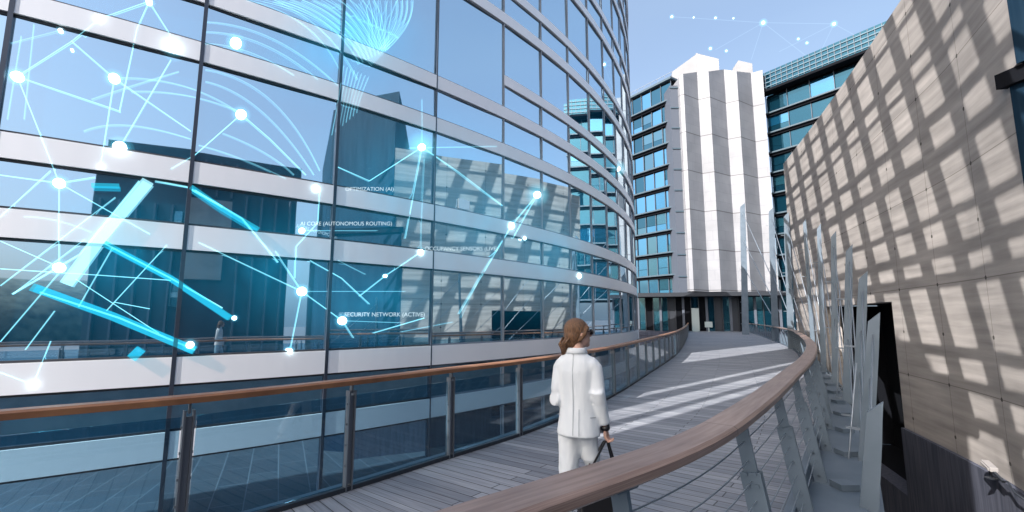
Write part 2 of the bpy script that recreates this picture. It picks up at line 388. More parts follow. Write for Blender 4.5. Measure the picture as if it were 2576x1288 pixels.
# ---------------------------------------------------------------- right railing: wide timber handrail, leaning steel posts, wire ropes
rr = empty('wire_railing', (RP.at(6).x, RP.at(6).y, 0))
tag(rr, 'railing with wide dark timber handrail, leaning bolted steel posts and wire ropes', 'railing')
def par(o, root): o.parent = root; o.matrix_parent_inverse = Matrix.Translation(-root.location); return o
usr = usteps(RP)
bm = BM(); uvl = bm.loops.layers.uv.new('UVMap')
ribbon(bm, RP, usr, (-.105, -.085, .085, .105, .105, .06, -.06, -.105), (1.085, 1.10, 1.10, 1.085, 1.05, 1.02, 1.02, 1.05), uvl)
par(obj('handrail', bm, M_wood), rr)
LEAN = .20
def post_r():
    bm = BM(); s = Vector((0, 1, 0)); top = Vector((0, 0, 1.03)); base = Vector((LEAN, 0, -.18))
    d = (top - base).normalized(); X = Vector((0, 1, 0)); Y = X.cross(d)
    box(bm, (top + base) / 2 + d * .32, (.022, .085, .56), (X, Y, d))
    for e in (-1, 1): box(bm, base.lerp(top, .37) + X * (e * .026), (.018, .125, .92), (X, Y, d))
    for t in (.08, .28, .5, .68, .74):
        p = base.lerp(top, t)
        for e in (-.028, .028):
            box(bm, p + X * .040 + Y * (e if t > .6 else 0), (.014, .022, .022), (X, Y, d))
            box(bm, p - X * .040 + Y * (e if t > .6 else 0), (.014, .022, .022), (X, Y, d))
    box(bm, base + Vector((0, 0, .012)), (.2, .16, .024))
    box(bm, top + Vector((0, 0, -.012)), (.10, .14, .02))
    return bm
proto = None; u = RP.near(Vector((.50, 2.08))); u0 = u - 1.6 * int(u / 1.6)
u = u0
while u < RP.L:
    c = RP.at(u); d = RP.dir(u)
    o = proto.copy() if proto else obj('post', post_r(), M_steel)
    if proto: C.objects.link(o)
    proto = o; o.parent = rr
    o.location = (c.x - rr.location.x, c.y - rr.location.y, 0); o.rotation_euler = (0, 0, math.atan2(-d.x, d.y))
    u += 1.6 if u < 40 else 1.9
for k in range(8):
    z = .08 + k * .118; t = (1.03 - z) / 1.21; bm = BM()
    pts = []
    for u in usr:
        if u > 40: break
        c = RP.at(u); r = RP.right(u); pts.append((c.x + r.x * LEAN * t, c.y + r.y * LEAN * t, z))
    tube(bm, pts, .0045, 5); par(obj('wire_rope', bm, M_steel_lt, smooth=True), rr)

# ---------------------------------------------------------------- left railing: timber handrail, twin flat posts, glass infill
lr = empty('glass_railing', (LP.at(8).x, LP.at(8).y, 0))
tag(lr, 'railing with narrow timber handrail, twin steel posts and clear glass panels', 'railing')
usl = usteps(LP)
bm = BM(); uvl = bm.loops.layers.uv.new('UVMap')
ribbon(bm, LP, usl, (-.075, -.055, .055, .075, .07, -.07), (1.085, 1.10, 1.10, 1.085, 1.04, 1.04), uvl)
par(obj('handrail', bm, M_wood2), lr)
bm = BM(); ribbon(bm, LP, usl, (-.05, .03, .03, -.05), (.045, .045, .004, .004)); par(obj('base_channel', bm, M_steel_dk), lr)
def post_l():
    bm = BM()
    for e in (-.032, .032): box(bm, (0, e, .49), (.075, .014, .98))
    box(bm, (-.0, 0, .50), (.03, .046, .86))
    box(bm, (0, 0, 1.0), (.05, .016, .09))
    for z in (.25, .45, .65, .85):
        for e in (-.042, .042): box(bm, (.0, e, z), (.02, .012, .02))
    return bm
uA = LP.near(Vector((-2.62, 3.95))); proto = None; u = uA - 1.42 * int(uA / 1.42); spots = []
while u < LP.L:
    spots.append(u); u += 1.42 if u < 30 else 1.7
for u in spots:
    c = LP.at(u); d = LP.dir(u)
    o = proto.copy() if proto else obj('post', post_l(), M_post)
    if proto: C.objects.link(o)
    proto = o; o.parent = lr
    o.location = (c.x - lr.location.x, c.y - lr.location.y, 0); o.rotation_euler = (0, 0, math.atan2(-d.x, d.y))
for a, b in zip(spots, spots[1:]):
    bm = BM(); e = .055; pa, pb = LP.at(a), LP.at(b); d = (pb - pa).normalized(); r = Vector((d.y, -d.x)) * .006
    pa = pa + d * e; pb = pb - d * e
    hexa(bm, [(pa.x - r.x, pa.y - r.y, .05), (pb.x - r.x, pb.y - r.y, .05), (pb.x - r.x, pb.y - r.y, .93), (pa.x - r.x, pa.y - r.y, .93)],
         [(pa.x + r.x, pa.y + r.y, .05), (pb.x + r.x, pb.y + r.y, .05), (pb.x + r.x, pb.y + r.y, .93), (pa.x + r.x, pa.y + r.y, .93)])
    par(obj('glass_panel', bm, M_rail_glass), lr)

# ---------------------------------------------------------------- steel fins rising outside the right railing
FINS = [  # tip x, tip y (reference pixels), depth, label
 (2200, 1040, 4.9, 'lowest grey steel fin, cut off below the handrail beside the black opening'),
 (2198, 810, 6.4, 'second lowest grey steel fin, its slanted tip in front of the black opening'),
 (2171, 702, 8.4, 'slim grey steel fin whose tip just clears the black opening'),
 (2136, 632, 10.8, 'grey steel fin with pointed tip against the sunlit concrete wall, left of the slim one'),
 (2097, 596, 13.6, 'broad grey steel fin with blunt tip before the concrete wall'),
 (2060, 576, 17.0, 'grey steel fin in the thick of the row, between two taller neighbours'),
 (2024, 562, 20.6, 'grey steel fin nearest the left edge of the concrete wall'),
 (1978, 545, 27, 'tall grey steel fin standing before the dark glass gap'),
 (1940, 532, 36, 'tall thin grey steel fin in front of the right side of the white tower'),
 (1868, 520, 50, 'tallest grey steel fin, farthest along, before the white tower'),
]
tips = []
for k, (x, y, d, lab) in enumerate(FINS):
    tip = at(x, y, d); tips.append(tip)
for k, (x, y, d, lab) in enumerate(FINS):
    tip = tips[k]
    u = RP.near(Vector((tip.x, tip.y))); c = RP.at(u); r = RP.right(u); dd = RP.dir(u)
    base = Vector((c.x + r.x * .50, c.y + r.y * .50, -1.2))
    if k > 6: base.x = tip.x - .012 * d; base.y = tip.y
    root = empty('steel_fin', (base.x, base.y, 0)); tag(root, lab, 'steel fin', 'steel fins along the outer edge of the bridge')
    ax = (tip - base); H = ax.length; a = ax.normalized()
    # face broad side across the view of the bridge: width runs along r, thin along dd
    w = Vector((r.x, r.y, 0)); w = (w - a * w.dot(a)).normalized(); t3 = a.cross(w)
    wid = .15 if k < 7 else .0115 * d
    bm = BM(); th = .03
    def prof(s): return [base + a * (H * s[0]) + w * s[1] for s in ()]
    sec = [(0, 1.15), (.3, 1.1), (.6, 1.0), (.85, .95), (.97, .86), (1, .82)]
    left = [base + a * (H * s) - w * (wid * q * .5) for s, q in sec]
    right = [base + a * (H * s) + w * (wid * q * .5) for s, q in sec]
    right[-1] = right[-1] + a * (.10 + .006 * d)      # slanted cut at the tip
    loop = left + right[::-1]
    hexa(bm, [p - t3 * th for p in loop], [p + t3 * th for p in loop])
    # stiffening plate behind the blade
    hexa(bm, [base + a * (H * s) + t3 * q - w * .012 for s, q in ((.0, .03), (.75, .03), (.7, .08), (0, .16))],
         [base + a * (H * s) + t3 * q + w * .012 for s, q in ((.0, .03), (.75, .03), (.7, .08), (0, .16))])
    par(obj('blade', bm, M_steel), root)
    nb = max(2, int(H / 1.1))
    for i in range(1, nb):
        bm = BM(); p = base + a * (H * i / nb)
        bar(bm, p - w * (wid * .5), p - w * (wid * .5 + .16) - dd.to_3d() * .05, .02, .03)
        par(obj('bracket', bm, M_steel_lt), root)
    # companion rod beside the blade
    if k in (1, 3, 5): bm = BM(); tube(bm, [base - w * .20, base + a * (H * .8) - w * .16], .010, 6); par(obj('rod', bm, M_steel_lt, smooth=True), root)
    if k:
        for f in ((.95, .45), (.75, .3), (.55, .18)):
            bm = BM(); q = tips[k - 1]; u2 = RP.near(Vector((q.x, q.y))); c2 = RP.at(u2); r2 = RP.right(u2)
            b2 = Vector((c2.x + r2.x * .50, c2.y + r2.y * .50, -1.2))
            tube(bm, [base.lerp(tip, f[0]), b2.lerp(q, f[1])], .006 + .0005 * d, 5); par(obj('stay_cable', bm, M_steel_lt, smooth=True), root)

# ---------------------------------------------------------------- curved glass building
CC = Vector((-31.0, 42.0)); RAD = 40.67
def circ(ang, r=RAD): return Vector((CC.x + r * math.cos(R(ang)), CC.y + r * math.sin(R(ang))))
ANG = [-69.2, -65.2, -61.2, -57.2, -53.2, -49.1, -45.05, -41.0, -37.9, -34.95, -32.0, -29.1, -26.2, -23.3, -20.4, -17.5, -14.6, -11.7, -8.8, -5.9, -3.0, 0, 3]
D_IDX = 7
BZ = [-3.35, -.70, .70, 3.34, 4.70, 7.34, 8.66, 9.84, 12.15, 13.32, 15.85, 17.1, 19.6, 20.9, 23.3]
BH = [.5, .5, .52, .50, .46, .42, .40, .36, .38, .34, .36, .34, .36, .34, .5]
X_IDX = 7          # this band only runs right of the fifth mullion from the left
TOPZ = 23.55
cb = empty('curved_glass_building', (circ(-41).x, circ(-41).y, GZ))
tag(cb, 'curved mirror glass office building with white horizontal bands and dark mullions', 'building')
def cbp(o): return par0(o, cb)
def par0(o, root): o.parent = root; o.matrix_parent_inverse = Matrix.Translation(-root.location); return o
def arc(a0, a1, n): return [a0 + (a1 - a0) * i / n for i in range(n + 1)]
def sweep(bm, angs, sec):   # sec: list of (radius offset, z)
    prev = None
    for a in angs:
        ring = [bm.verts.new((*circ(a, RAD + o), z)) for o, z in sec]
        if prev:
            for k in range(len(ring)):
                j = (k + 1) % len(ring); bm.faces.new((prev[k], ring[k], ring[j], prev[j]))
        else: bm.faces.new(ring)
        prev = ring
    bm.faces.new(prev[::-1])
full = arc(ANG[0], ANG[-1], 150); part = arc(ANG[D_IDX], ANG[-1], 100)
for i, (z, h) in enumerate(zip(BZ, BH)):
    A = part if i == X_IDX else full
    bm = BM(); sweep(bm, A, [(-.08, z - h / 2), (.07, z - h / 2), (.07, z + h / 2), (-.08, z + h / 2)])
    b = cbp(obj('white_band', bm, M_band, smooth=False))
    pass
    cut_ = ANG[D_IDX - 1]
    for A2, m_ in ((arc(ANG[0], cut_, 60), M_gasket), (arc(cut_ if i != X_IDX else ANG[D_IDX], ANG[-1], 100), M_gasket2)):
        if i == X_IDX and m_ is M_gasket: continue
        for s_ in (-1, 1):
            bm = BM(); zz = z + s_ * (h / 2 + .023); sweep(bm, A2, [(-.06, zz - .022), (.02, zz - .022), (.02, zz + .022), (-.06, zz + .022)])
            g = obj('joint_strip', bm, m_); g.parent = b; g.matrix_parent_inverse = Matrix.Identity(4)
# core wall behind the panes so nothing shows through, and a roof
bm = BM(); sweep(bm, full, [(-.9, GZ), (-.15, GZ), (-.15, TOPZ), (-.9, TOPZ)]); cbp(obj('inner_wall', bm, M_dark))
bm = BM(); sweep(bm, full, [(-22, TOPZ), (.12, TOPZ), (.12, TOPZ + .35), (-22, TOPZ + .35)]); cbp(obj('roof', bm, M_band))
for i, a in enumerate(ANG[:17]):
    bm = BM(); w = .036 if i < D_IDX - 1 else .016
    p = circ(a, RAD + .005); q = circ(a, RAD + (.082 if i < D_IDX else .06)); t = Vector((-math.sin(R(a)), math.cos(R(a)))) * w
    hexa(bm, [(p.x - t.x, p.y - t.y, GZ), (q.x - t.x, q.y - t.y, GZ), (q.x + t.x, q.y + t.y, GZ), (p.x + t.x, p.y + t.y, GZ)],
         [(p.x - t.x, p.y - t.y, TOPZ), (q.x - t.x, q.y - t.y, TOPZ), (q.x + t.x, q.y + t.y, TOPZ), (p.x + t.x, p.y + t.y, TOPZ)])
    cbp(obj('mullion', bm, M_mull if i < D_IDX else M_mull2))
bm = BM(); A_ = arc(-43.75, -43.15, 3); sweep(bm, A_, [(-.02, 5.0), (.035, 5.0), (.035, 5.30), (-.02, 5.30)]); cbp(obj('notice_panel', bm, M_band))
panes = []
for i in range(len(ANG) - 1):
    zs = [z for k, z in enumerate(BZ) if k != X_IDX or i >= D_IDX]
    hs = [h for k, h in enumerate(BH) if k != X_IDX or i >= D_IDX]
    zs = [GZ] + zs; hs = [0] + hs
    for k in range(len(zs) - 1):
        z0 = zs[k] + hs[k] / 2; z1 = zs[k + 1] - hs[k + 1] / 2
        a0, a1 = ANG[i], ANG[i + 1]
        pa, pb = circ(a0), circ(a1)
        nrm = Vector((math.cos(R((a0 + a1) / 2)), math.sin(R((a0 + a1) / 2))))
        j = lambda: random.uniform(-.010, .010)
        pts = [Vector((pa.x, pa.y, z0)), Vector((pb.x, pb.y, z0)), Vector((pb.x, pb.y, z1)), Vector((pa.x, pa.y, z1))]
        a_, b_ = j(), j(); off = [a_ + b_, -a_ + b_, -a_ - b_, a_ - b_]
        pts = [p + nrm.to_3d() * o for p, o in zip(pts, off)]
        mid = Vector((pa.x + pb.x, pa.y + pb.y, z0 + z1)) / 2; v = mid - Vector((0, 0, EYE))
        fac = -(v.xy.normalized().dot(nrm)); inside = fac > .02 and v.y > 0 and abs(v.x / v.y) < 1.15 and -.6 < v.z / v.y < .78
        area = (pb - pa).length * (z1 - z0) * max(fac, 0) / v.length_squared if inside else -1 / (1 + v.length)
        panes.append((area, pts))
panes.sort(key=lambda t: -t[0])
def pane_mesh(bm, pts):
    n = (pts[1] - pts[0]).cross(pts[2] - pts[0]).normalized() * .02
    hexa(bm, [p - n for p in pts], [p for p in pts])
for area, pts in panes[:100]:
    bm = BM(); pane_mesh(bm, pts); bmesh.ops.recalc_face_normals(bm, faces=bm.faces); cbp(obj('window_pane', bm, M_glass))
bm = BM()
for area, pts in panes[100:]: pane_mesh(bm, pts)
bmesh.ops.recalc_face_normals(bm, faces=bm.faces)
tag(cbp(obj('window_pane', bm, M_glass)), kind='stuff')

# ---------------------------------------------------------------- concrete wall on the right
WP = Path([(8.3, 6), (10, 9.5), (11.2, 12.2), (13.9, 19.8), (16.4, 27.5)])
WSM = Path(catmull([(8.3, 6), (10, 9.5), (11.2, 12.2), (13.9, 19.8), (16.4, 27.5)], 10))
U0, U1 = 2.8, WSM.L
OU0, OU1, OZ0, OZ1 = 10.27, 17.5, -3.8, 2.25
WTOP = 10.95
cw = empty('concrete_wall', (WSM.at(8).x, WSM.at(8).y, GZ))
tag(cw, 'tall curved board formed concrete wall crossed by a grid of shadows', 'wall')
def wallpt(u, z, off=0):    # off > 0: into the wall (right side)
    c = WSM.at(u); r = WSM.right(u); return Vector((c.x + r.x * off, c.y + r.y * off, z))
def wall_sheet(bm, uvl, u0, u1, z0, z1, off=0, thick=.6):
    n = max(1, int((u1 - u0) / .5)); us = [u0 + (u1 - u0) * i / n for i in range(n + 1)]
    for o, flip in ((off, False), (off + thick, True)):
        for a, b in zip(us, us[1:]):
            pts = [wallpt(a, z0, o), wallpt(b, z0, o), wallpt(b, z1, o), wallpt(a, z1, o)]; uv = [(a, z0), (b, z0), (b, z1), (a, z1)]
            f = face(bm, pts[::-1] if flip else pts)
            for lp, q in zip(f.loops, uv[::-1] if flip else uv): lp[uvl].uv = q
    for z, in ((z0,), (z1,)):
        for a, b in zip(us, us[1:]):
            f = face(bm, [wallpt(a, z, off), wallpt(b, z, off), wallpt(b, z, off + thick), wallpt(a, z, off + thick)])
            for lp in f.loops: lp[uvl].uv = (a, z)
    for u in (u0, u1):
        f = face(bm, [wallpt(u, z0, off), wallpt(u, z1, off), wallpt(u, z1, off + thick), wallpt(u, z0, off + thick)])
        for lp, q in zip(f.loops, ((0, z0), (0, z1), (.6, z1), (.6, z0))): lp[uvl].uv = q
bm = BM(); uvl = bm.loops.layers.uv.new('UVMap')
wall_sheet(bm, uvl, U0, U1, OZ1, 6.4); wall_sheet(bm, uvl, 2.47, U1, 6.4005, WTOP)                 # upper part over the opening
wall_sheet(bm, uvl, U0, OU0, -1.70, OZ1 - .0005)       # right of the opening
wall_sheet(bm, uvl, OU1, U1, GZ, OZ1 - .0005)          # left of the opening
bmesh.ops.remove_doubles(bm, verts=bm.verts, dist=.00001)
par0(obj('wall_face', bm, M_conc), cw)
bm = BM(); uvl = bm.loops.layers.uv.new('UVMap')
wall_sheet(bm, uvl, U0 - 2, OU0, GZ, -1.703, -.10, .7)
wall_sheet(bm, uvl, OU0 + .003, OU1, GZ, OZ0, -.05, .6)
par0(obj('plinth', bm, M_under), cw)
bm = BM(); uvl = bm.loops.layers.uv.new('UVMap')
wall_sheet(bm, uvl, OU0 - .4, OU1 + .4, GZ, OZ1 + .3, 2.2, .2)
wall_sheet(bm, uvl, OU0 - .01, OU0 - .3, OZ0, OZ1, .62, 1.6); wall_sheet(bm, uvl, OU1 + .01, OU1 + .3, OZ0, OZ1, .62, 1.6)
for z in (OZ1 + .1, OZ0 - .1): wall_sheet(bm, uvl, OU0 - .2, OU1 + .2, z - .05, z + .05, .62, 1.6)
par0(obj('opening_recess', bm, M_dark), cw)  # recess coloured near black, standing in for its unlit depth

# floodlight on the wall's ledge
fl = empty('floodlight', wallpt(5.05, -1.7, -.25)); tag(fl, 'small white floodlight on a dark bracket at the foot of the concrete wall', 'floodlight')
t = WSM.dir(5).to_3d(); rgt = WSM.right(5).to_3d(); Zv = Vector((0, 0, 1))
bm = BM(); ax = (rgt, (t + Zv * .15).normalized(), Zv); box(bm, (0, 0, .26), (.14, .42, .09), ax); box(bm, rgt * -.08 + Zv * .25, (.03, .36, .06), ax); h_ = obj('lamp_housing', bm, mat('white_enamel', (.24, .23, .23), .6), fl); bevel(h_, .012)
bm = BM(); bar(bm, (0, 0, 0), (0, 0, .22), .04, .04); bar(bm, -t * .1 + Zv * .20, -t * .55 + Zv * .10, .05, .05); box(bm, (0, 0, .012), (.16, .16, .024)); obj('bracket', bm, M_steel_dk, fl)
bm = BM(); tube(bm, [-t * .55 + Zv * .10, -t * .75 + Zv * .16, -t * 1.0 + Zv * .02, -t * 1.5 + Zv * .01], .018); obj('cable', bm, M_steel_dk, fl, True)

# dark building at the wall's near end
db = empty('dark_clad_building', (15, 2, GZ)); tag(db, 'dark navy clad building rising at the right edge beyond the concrete wall', 'building')
a0 = wallpt(2.79, 0, -.012)
bm = BM()
P = [Vector((a0.x, a0.y, 0)), Vector((a0.x + 12, a0.y - 3, 0)), Vector((a0.x + 12, a0.y - 16, 0)), Vector((a0.x + 1.5, a0.y - 8, 0))]
hexa(bm, [p + Vector((0, 0, GZ)) for p in P], [p + Vector((0, 0, 6.1)) for p in P]); par0(obj('wall', bm, M_navy), db)
bm = BM(); s = Vector((-.25, .25, 0))
Q = [P[0] + s * .5, P[1], P[2], P[3] + Vector((-.25, -.1, 0))]
hexa(bm, [p + Vector((0, 0, 6.103)) for p in Q], [p + Vector((0, 0, 6.40)) for p in Q]); par0(obj('ledge', bm, M_dark), db)
a1 = wallpt(2.455, 0, -.012); P = [Vector((a1.x, a1.y, 0))] + P[1:]
bm = BM(); hexa(bm, [p + Vector((0, 0, 6.403)) for p in P], [p + Vector((0, 0, 15)) for p in P]); par0(obj('upper_wall', bm, M_navy), db)

# ---------------------------------------------------------------- unseen lattice added between sun and wall, bars shaped to cast its shadow grid
KL = 23
SH = SUN * (KL / math.hypot(SUN.x, SUN.y))
lat = empty('added_shade_lattice', (-2, 2, 14)); tag(lat, 'unseen grey lattice added high above the walkway to shade the concrete wall', 'sun lattice')
M_lat = mat('shade_lattice_grey', (.3, .3, .32), .6)
def latpt(u, z): return wallpt(u, z, 0) + SH
def cell(bm, quad):
    pts = [latpt(u, z) for u, z in quad]; n = (pts[1] - pts[0]).cross(pts[-1] - pts[0]).normalized() * .03
    hexa(bm, [p - n for p in pts], [p + n for p in pts])
UB = [2.15, 4.04, 5.9, 7.72, 9.55, 11.5, 13.55, 15.7, 17.9, 20.2, 22.6, 25]
ZB = [(-.72, .26), (.1, .26), (.87, .24), (2.7, .36), (3.42, .30), (4.32, .16), (5.9, .42), (6.9, .32), (8.3, .14), (8.95, .32), (10.2, .16)]
low = lambda u: min(.6, -2.35 + max(0, u - 4) * .48)      # below this line the added shade block covers the wall
for u in UB:
    bm = BM(); w = .285 + .010 * max(0, u - 8); z_lo = low(u) - .5; zs = [z_lo + (11.6 - z_lo) * k / 8 for k in range(9)]
    for a, b in zip(zs, zs[1:]):
        ua = u + .32 * (a - 3.2); ub = u + .32 * (b - 3.2)
        cell(bm, [(max(.2, ua - w), a), (max(.3, ua + w), a), (max(.3, ub + w), b), (max(.2, ub - w), b)])
    par0(obj('shade_lattice_post', bm, M_lat), lat)
for i, (z, h) in enumerate(ZB):
    bm = BM(); us = [.3 + k * .9 for k in range(27)]
    for a, b in zip(us, us[1:]):
        wv = lambda u: .02 * math.sin(u * 1.7 + i * 2.1)
        if z < low(b) - .2: continue
        h = ZB[i][1] * .72
        cell(bm, [(a, z - h / 2 + wv(a)), (b, z - h / 2 + wv(b)), (b, z + h / 2 + wv(b)), (a, z + h / 2 + wv(a))])
    par0(obj('shade_lattice_rail', bm, M_lat), lat)
# office block behind the viewer, seen only mirrored in the curved facade
bb = empty('office_block', (9, -11, GZ)); tag(bb, 'dark office block with vertical fins behind the viewer, mirrored in the curved glass', 'building')
e1 = Vector((3.5, -13, 0)); e2 = Vector((13.5, -3.5, 0)); tt = (e2 - e1).normalized(); nn = Vector((tt.y, -tt.x, 0))
M_back = noisy(mat('slate_panels', (.1, .11, .13), .6), (.02, .045, .07), (.045, .075, .10), .35)
bm = BM(); q = [e1, e2, e2 + nn * 9, e1 + nn * 9]; hexa(bm, [p + Vector((0, 0, GZ)) for p in q], [p + Vector((0, 0, 12.2)) for p in q]); par0(obj('wall', bm, M_back), bb)
M_pale = noisy(mat('pale_concrete', (.3, .3, .3), .8), (.22, .23, .24), (.34, .34, .33), .8)
bm = BM(); c = e1.lerp(e2, .60) - nn * .15; box(bm, c + Vector((0, 0, 6.6)), (3.4, .3, 4.6), (tt, nn, Zv)); par0(obj('pale_panel', bm, M_pale), bb)
for i in range(16):
    bm = BM(); c = e1.lerp(e2, (i + .5) / 16) - nn * .2; box(bm, c + Vector((0, 0, 10.4 if 6 < i < 12 else 3.4)), (.10, .4, 2.6 if 6 < i < 12 else 12), (tt, nn, Zv)); par0(obj('fin', bm, M_far_frame), bb)
for i in range(5):
    bm = BM(); c = e1.lerp(e2, .30 + .035 * (i % 2)) - nn * .05; box(bm, c + Vector((0, 0, -1 + i * 2.3)), (.5, .12, 1.7), (tt, nn, Zv)); par0(obj('window', bm, M_glass4), bb)
tb = empty('added_shade_block', (-29, -24, GZ)); tag(tb, 'unseen pale block added behind and left of the viewer to shade the near walkway', 'building')  # added block, roofline and gaps cut to shape the sun on deck and wall
sh = Vector((SUN.x, SUN.y)).normalized(); wd = Vector((-sh.y, sh.x)); VB = 38; TE = math.tan(SUN_EL)
edge = [p for P_ in (RP, LP) for p in (P_.at(k * .25) for k in range(int(P_.L / .25))) if p.y < 26]
edge += [(RP.at(k * .25) + LP.at(LP.near(RP.at(k * .25)))) / 2 for k in range(0, 110, 2)]
if wd.dot(Vector((8, 15))) > 0: wd = -wd
def wh(x, y, z=0): p = Vector((x, y)); return p.dot(wd), z + (VB - p.dot(sh)) * TE
SLOTS = []                                       # gaps for sun strips: w from, w to, open from, open to
q = [wh(p.x, p.y, 1.1) for p in (LP.at(LP.near(Vector((-2.75, 3.85))) - .3 * k) for k in range(16))]
SLOTS.append((min(a for a, b in q) - .04, max(a for a, b in q) + .04, min(b for a, b in q) - .35, max(b for a, b in q) + .12))
SLOTS.append((wh(.37, 3.79)[0] - .15, wh(.37, 3.79)[0] + .06, wh(.37, 3.79, .95)[1], wh(.37, 3.79, 1.8)[1]))
for x, y, hw in ((.3, 7.35, .17), (1.9, 7.9, .13), (3.4, 11.4, .12), (2.6, 9.2, .07)):
    a, b = wh(x, y); SLOTS.append((a - hw, a + hw, b - 1.0, 99))
edge = [(p, .3) for p in edge] + [(wallpt(k * .2, 0).xy, low(k * .2)) for k in range(1, 120)]
prof = []; w = -10.7
while w < -.85:
    hs = [z0 + (VB - p.dot(sh)) * TE for p, z0 in edge if abs(p.dot(wd) - w) < .35]
    H_ = max(hs) if hs else (prof[-1][1] if prof else 20)
    prof.append((w, H_)); w += .1
def bpt(w, v, z): q = wd * w + sh * v; return Vector((q.x, q.y, z))
def slab(a, b, z0=GZ, z1=None):
    cols = [(w, h) for w, h in prof if a < w < b] or [min(prof, key=lambda q: abs(q[0] - (a + b) / 2))]
    top = [(a, cols[0][1])] + cols + [(b, cols[-1][1])]
    if z1: top = [(a, min(z1, top[0][1])), (b, min(z1, top[-1][1]))]
    if min(h for _, h in top) <= z0 + .05: return
    bm = BM(); pl = [(a, z0)] + top + [(b, z0)]
    hexa(bm, [bpt(w, VB, z) for w, z in pl], [bpt(w, VB + 6, z) for w, z in pl]); bmesh.ops.recalc_face_normals(bm, faces=bm.faces); par0(obj('wall', bm, M_pale), tb)
cuts = sorted({-10.7, -.9} | {q for S_ in SLOTS for q in S_[:2]})
for a, b in zip(cuts, cuts[1:]):
    opens = sorted((S_[2], S_[3]) for S_ in SLOTS if S_[0] <= a + 1e-6 and S_[1] >= b - 1e-6)
    z = GZ
    for o0, o1 in opens:
        slab(a, b, z, o0); z = o1
    if z < 90: slab(a, b, z)

# ---------------------------------------------------------------- far buildings
M_tower = mat('white_tower_panels', (.7, .68, .68), .6)
def towermat():
    m = M_tower; uv = N(m, 'ShaderNodeUVMap'); uv.uv_map = 'UVMap'
    br = N(m, 'ShaderNodeTexBrick'); br.offset = 0; br.inputs['Scale'].default_value = 1; br.inputs['Brick Width'].default_value = 40; br.inputs['Row Height'].default_value = 5.4
    br.inputs['Mortar Size'].default_value = .07; br.inputs['Color1'].default_value = (.245, .255, .28, 1); br.inputs['Color2'].default_value = (.228, .238, .262, 1); br.inputs['Mortar'].default_value = (.11, .11, .125, 1)
    L(m, uv.outputs[0], br.inputs[0])
    b2 = N(m, 'ShaderNodeTexBrick'); b2.offset = .3; b2.inputs['Scale'].default_value = 1; b2.inputs['Brick Width'].default_value = 2.3; b2.inputs['Row Height'].default_value = 1.35
    b2.inputs['Mortar Size'].default_value = .03; b2.inputs['Color1'].default_value = (1, 1, 1, 1); b2.inputs['Color2'].default_value = (.93, .93, .94, 1); b2.inputs['Mortar'].default_value = (.82, .82, .85, 1)
    L(m, uv.outputs[0], b2.inputs[0])
    mx = N(m, 'ShaderNodeMix', data_type='RGBA', blend_type='MULTIPLY'); mx.inputs[0].default_value = 1; L(m, br.outputs[0], mx.inputs[6]); L(m, b2.outputs[0], mx.inputs[7])
    nz = N(m, 'ShaderNodeTexNoise'); nz.inputs['Scale'].default_value = .35; nz.inputs['Detail'].default_value = 6; L(m, uv.outputs[0], nz.inputs[0])
    sl = N(m, 'ShaderNodeMix', data_type='RGBA', blend_type='SOFT_LIGHT'); sl.inputs[0].default_value = .45; L(m, mx.outputs[2], sl.inputs[6]); L(m, nz.outputs[0], sl.inputs[7])
    L(m, sl.outputs[2], bsdf(m).inputs['Base Color'])
towermat()
def ray_hit(p, d, x):     # from plan point p along d until the column of reference pixel x (at horizon height)
    r = (x - 1288) / 1195; # X = r*Y
    k = (r * p.y - p.x) / (d.x - r * d.y); return p + d * k
tw = empty('white_tower', (27, 66, 0)); tag(tw, 'white panelled tower with tall zigzag folds above the dark ground floor', 'tower')
p = Vector(((1737 - 1288) / 1195 * 62, 62)); fold = [p]
gd = Vector((.85, .53)).normalized(); bd = Vector((.83, -.55)).normalized()
for x, d in ((1749, bd), (1787, gd), (1818, bd), (1860, gd), (1894, bd), (1932, gd), (1964, bd)):
    p = ray_hit(p, d, x); fold.append(p)
tops = [35.0, 35.4, 36.6, 36.2, 37.6, 36.8, 37.6, 37.6]
TB = 5.2
bm = BM(); uvl = bm.loops.layers.uv.new('UVMap'); uu = 0
back = [fold[-1] + Vector((1.5, 6)), fold[0] + Vector((-.5, 9))]
for i, (a, b) in enumerate(zip(fold, fold[1:])):
    l_ = (b - a).length; f = face(bm, [(a.x, a.y, TB), (b.x, b.y, TB), (b.x, b.y, tops[i + 1] if i % 2 else tops[i + 1]), (a.x, a.y, tops[i])])
    for lp, q in zip(f.loops, ((uu, TB), (uu + l_, TB), (uu + l_, tops[i + 1]), (uu, tops[i]))): lp[uvl].uv = q
    uu += l_
ring = fold + back; zt = tops + [36, 34.5]
for a, b, za, zb in ((fold[-1], back[0], 37.6, 36), (back[0], back[1], 36, 34.5), (back[1], fold[0], 34.5, 35)):
    f = face(bm, [(a.x, a.y, TB), (b.x, b.y, TB), (b.x, b.y, zb), (a.x, a.y, za)])
    for lp, q in zip(f.loops, ((0, TB), (5, TB), (5, zb), (0, za))): lp[uvl].uv = q
face(bm, [(q.x, q.y, z - .3) for q, z in zip(ring, zt)]); face(bm, [(q.x, q.y, TB) for q in ring][::-1])
par0(obj('folded_wall', bm, M_tower), tw)
def wedge(x0, x1, d, zb, zl, zr, depth):
    bm = BM(); uvl = bm.loops.layers.uv.new('UVMap')
    a = Vector(((x0 - 1288) / 1195 * d, d)); b = Vector(((x1 - 1288) / 1195 * d, d - .12 * (x1 - x0) / 10)); n = Vector((.2, 1)) * depth
    hexa(bm, [Vector((*a, zb)), Vector((*b, zb)), Vector((*(b + n), zb)), Vector((*(a + n), zb))], [Vector((*a, zl)), Vector((*b, zr)), Vector((*(b + n), zr)), Vector((*(a + n), zl))])
    return bm
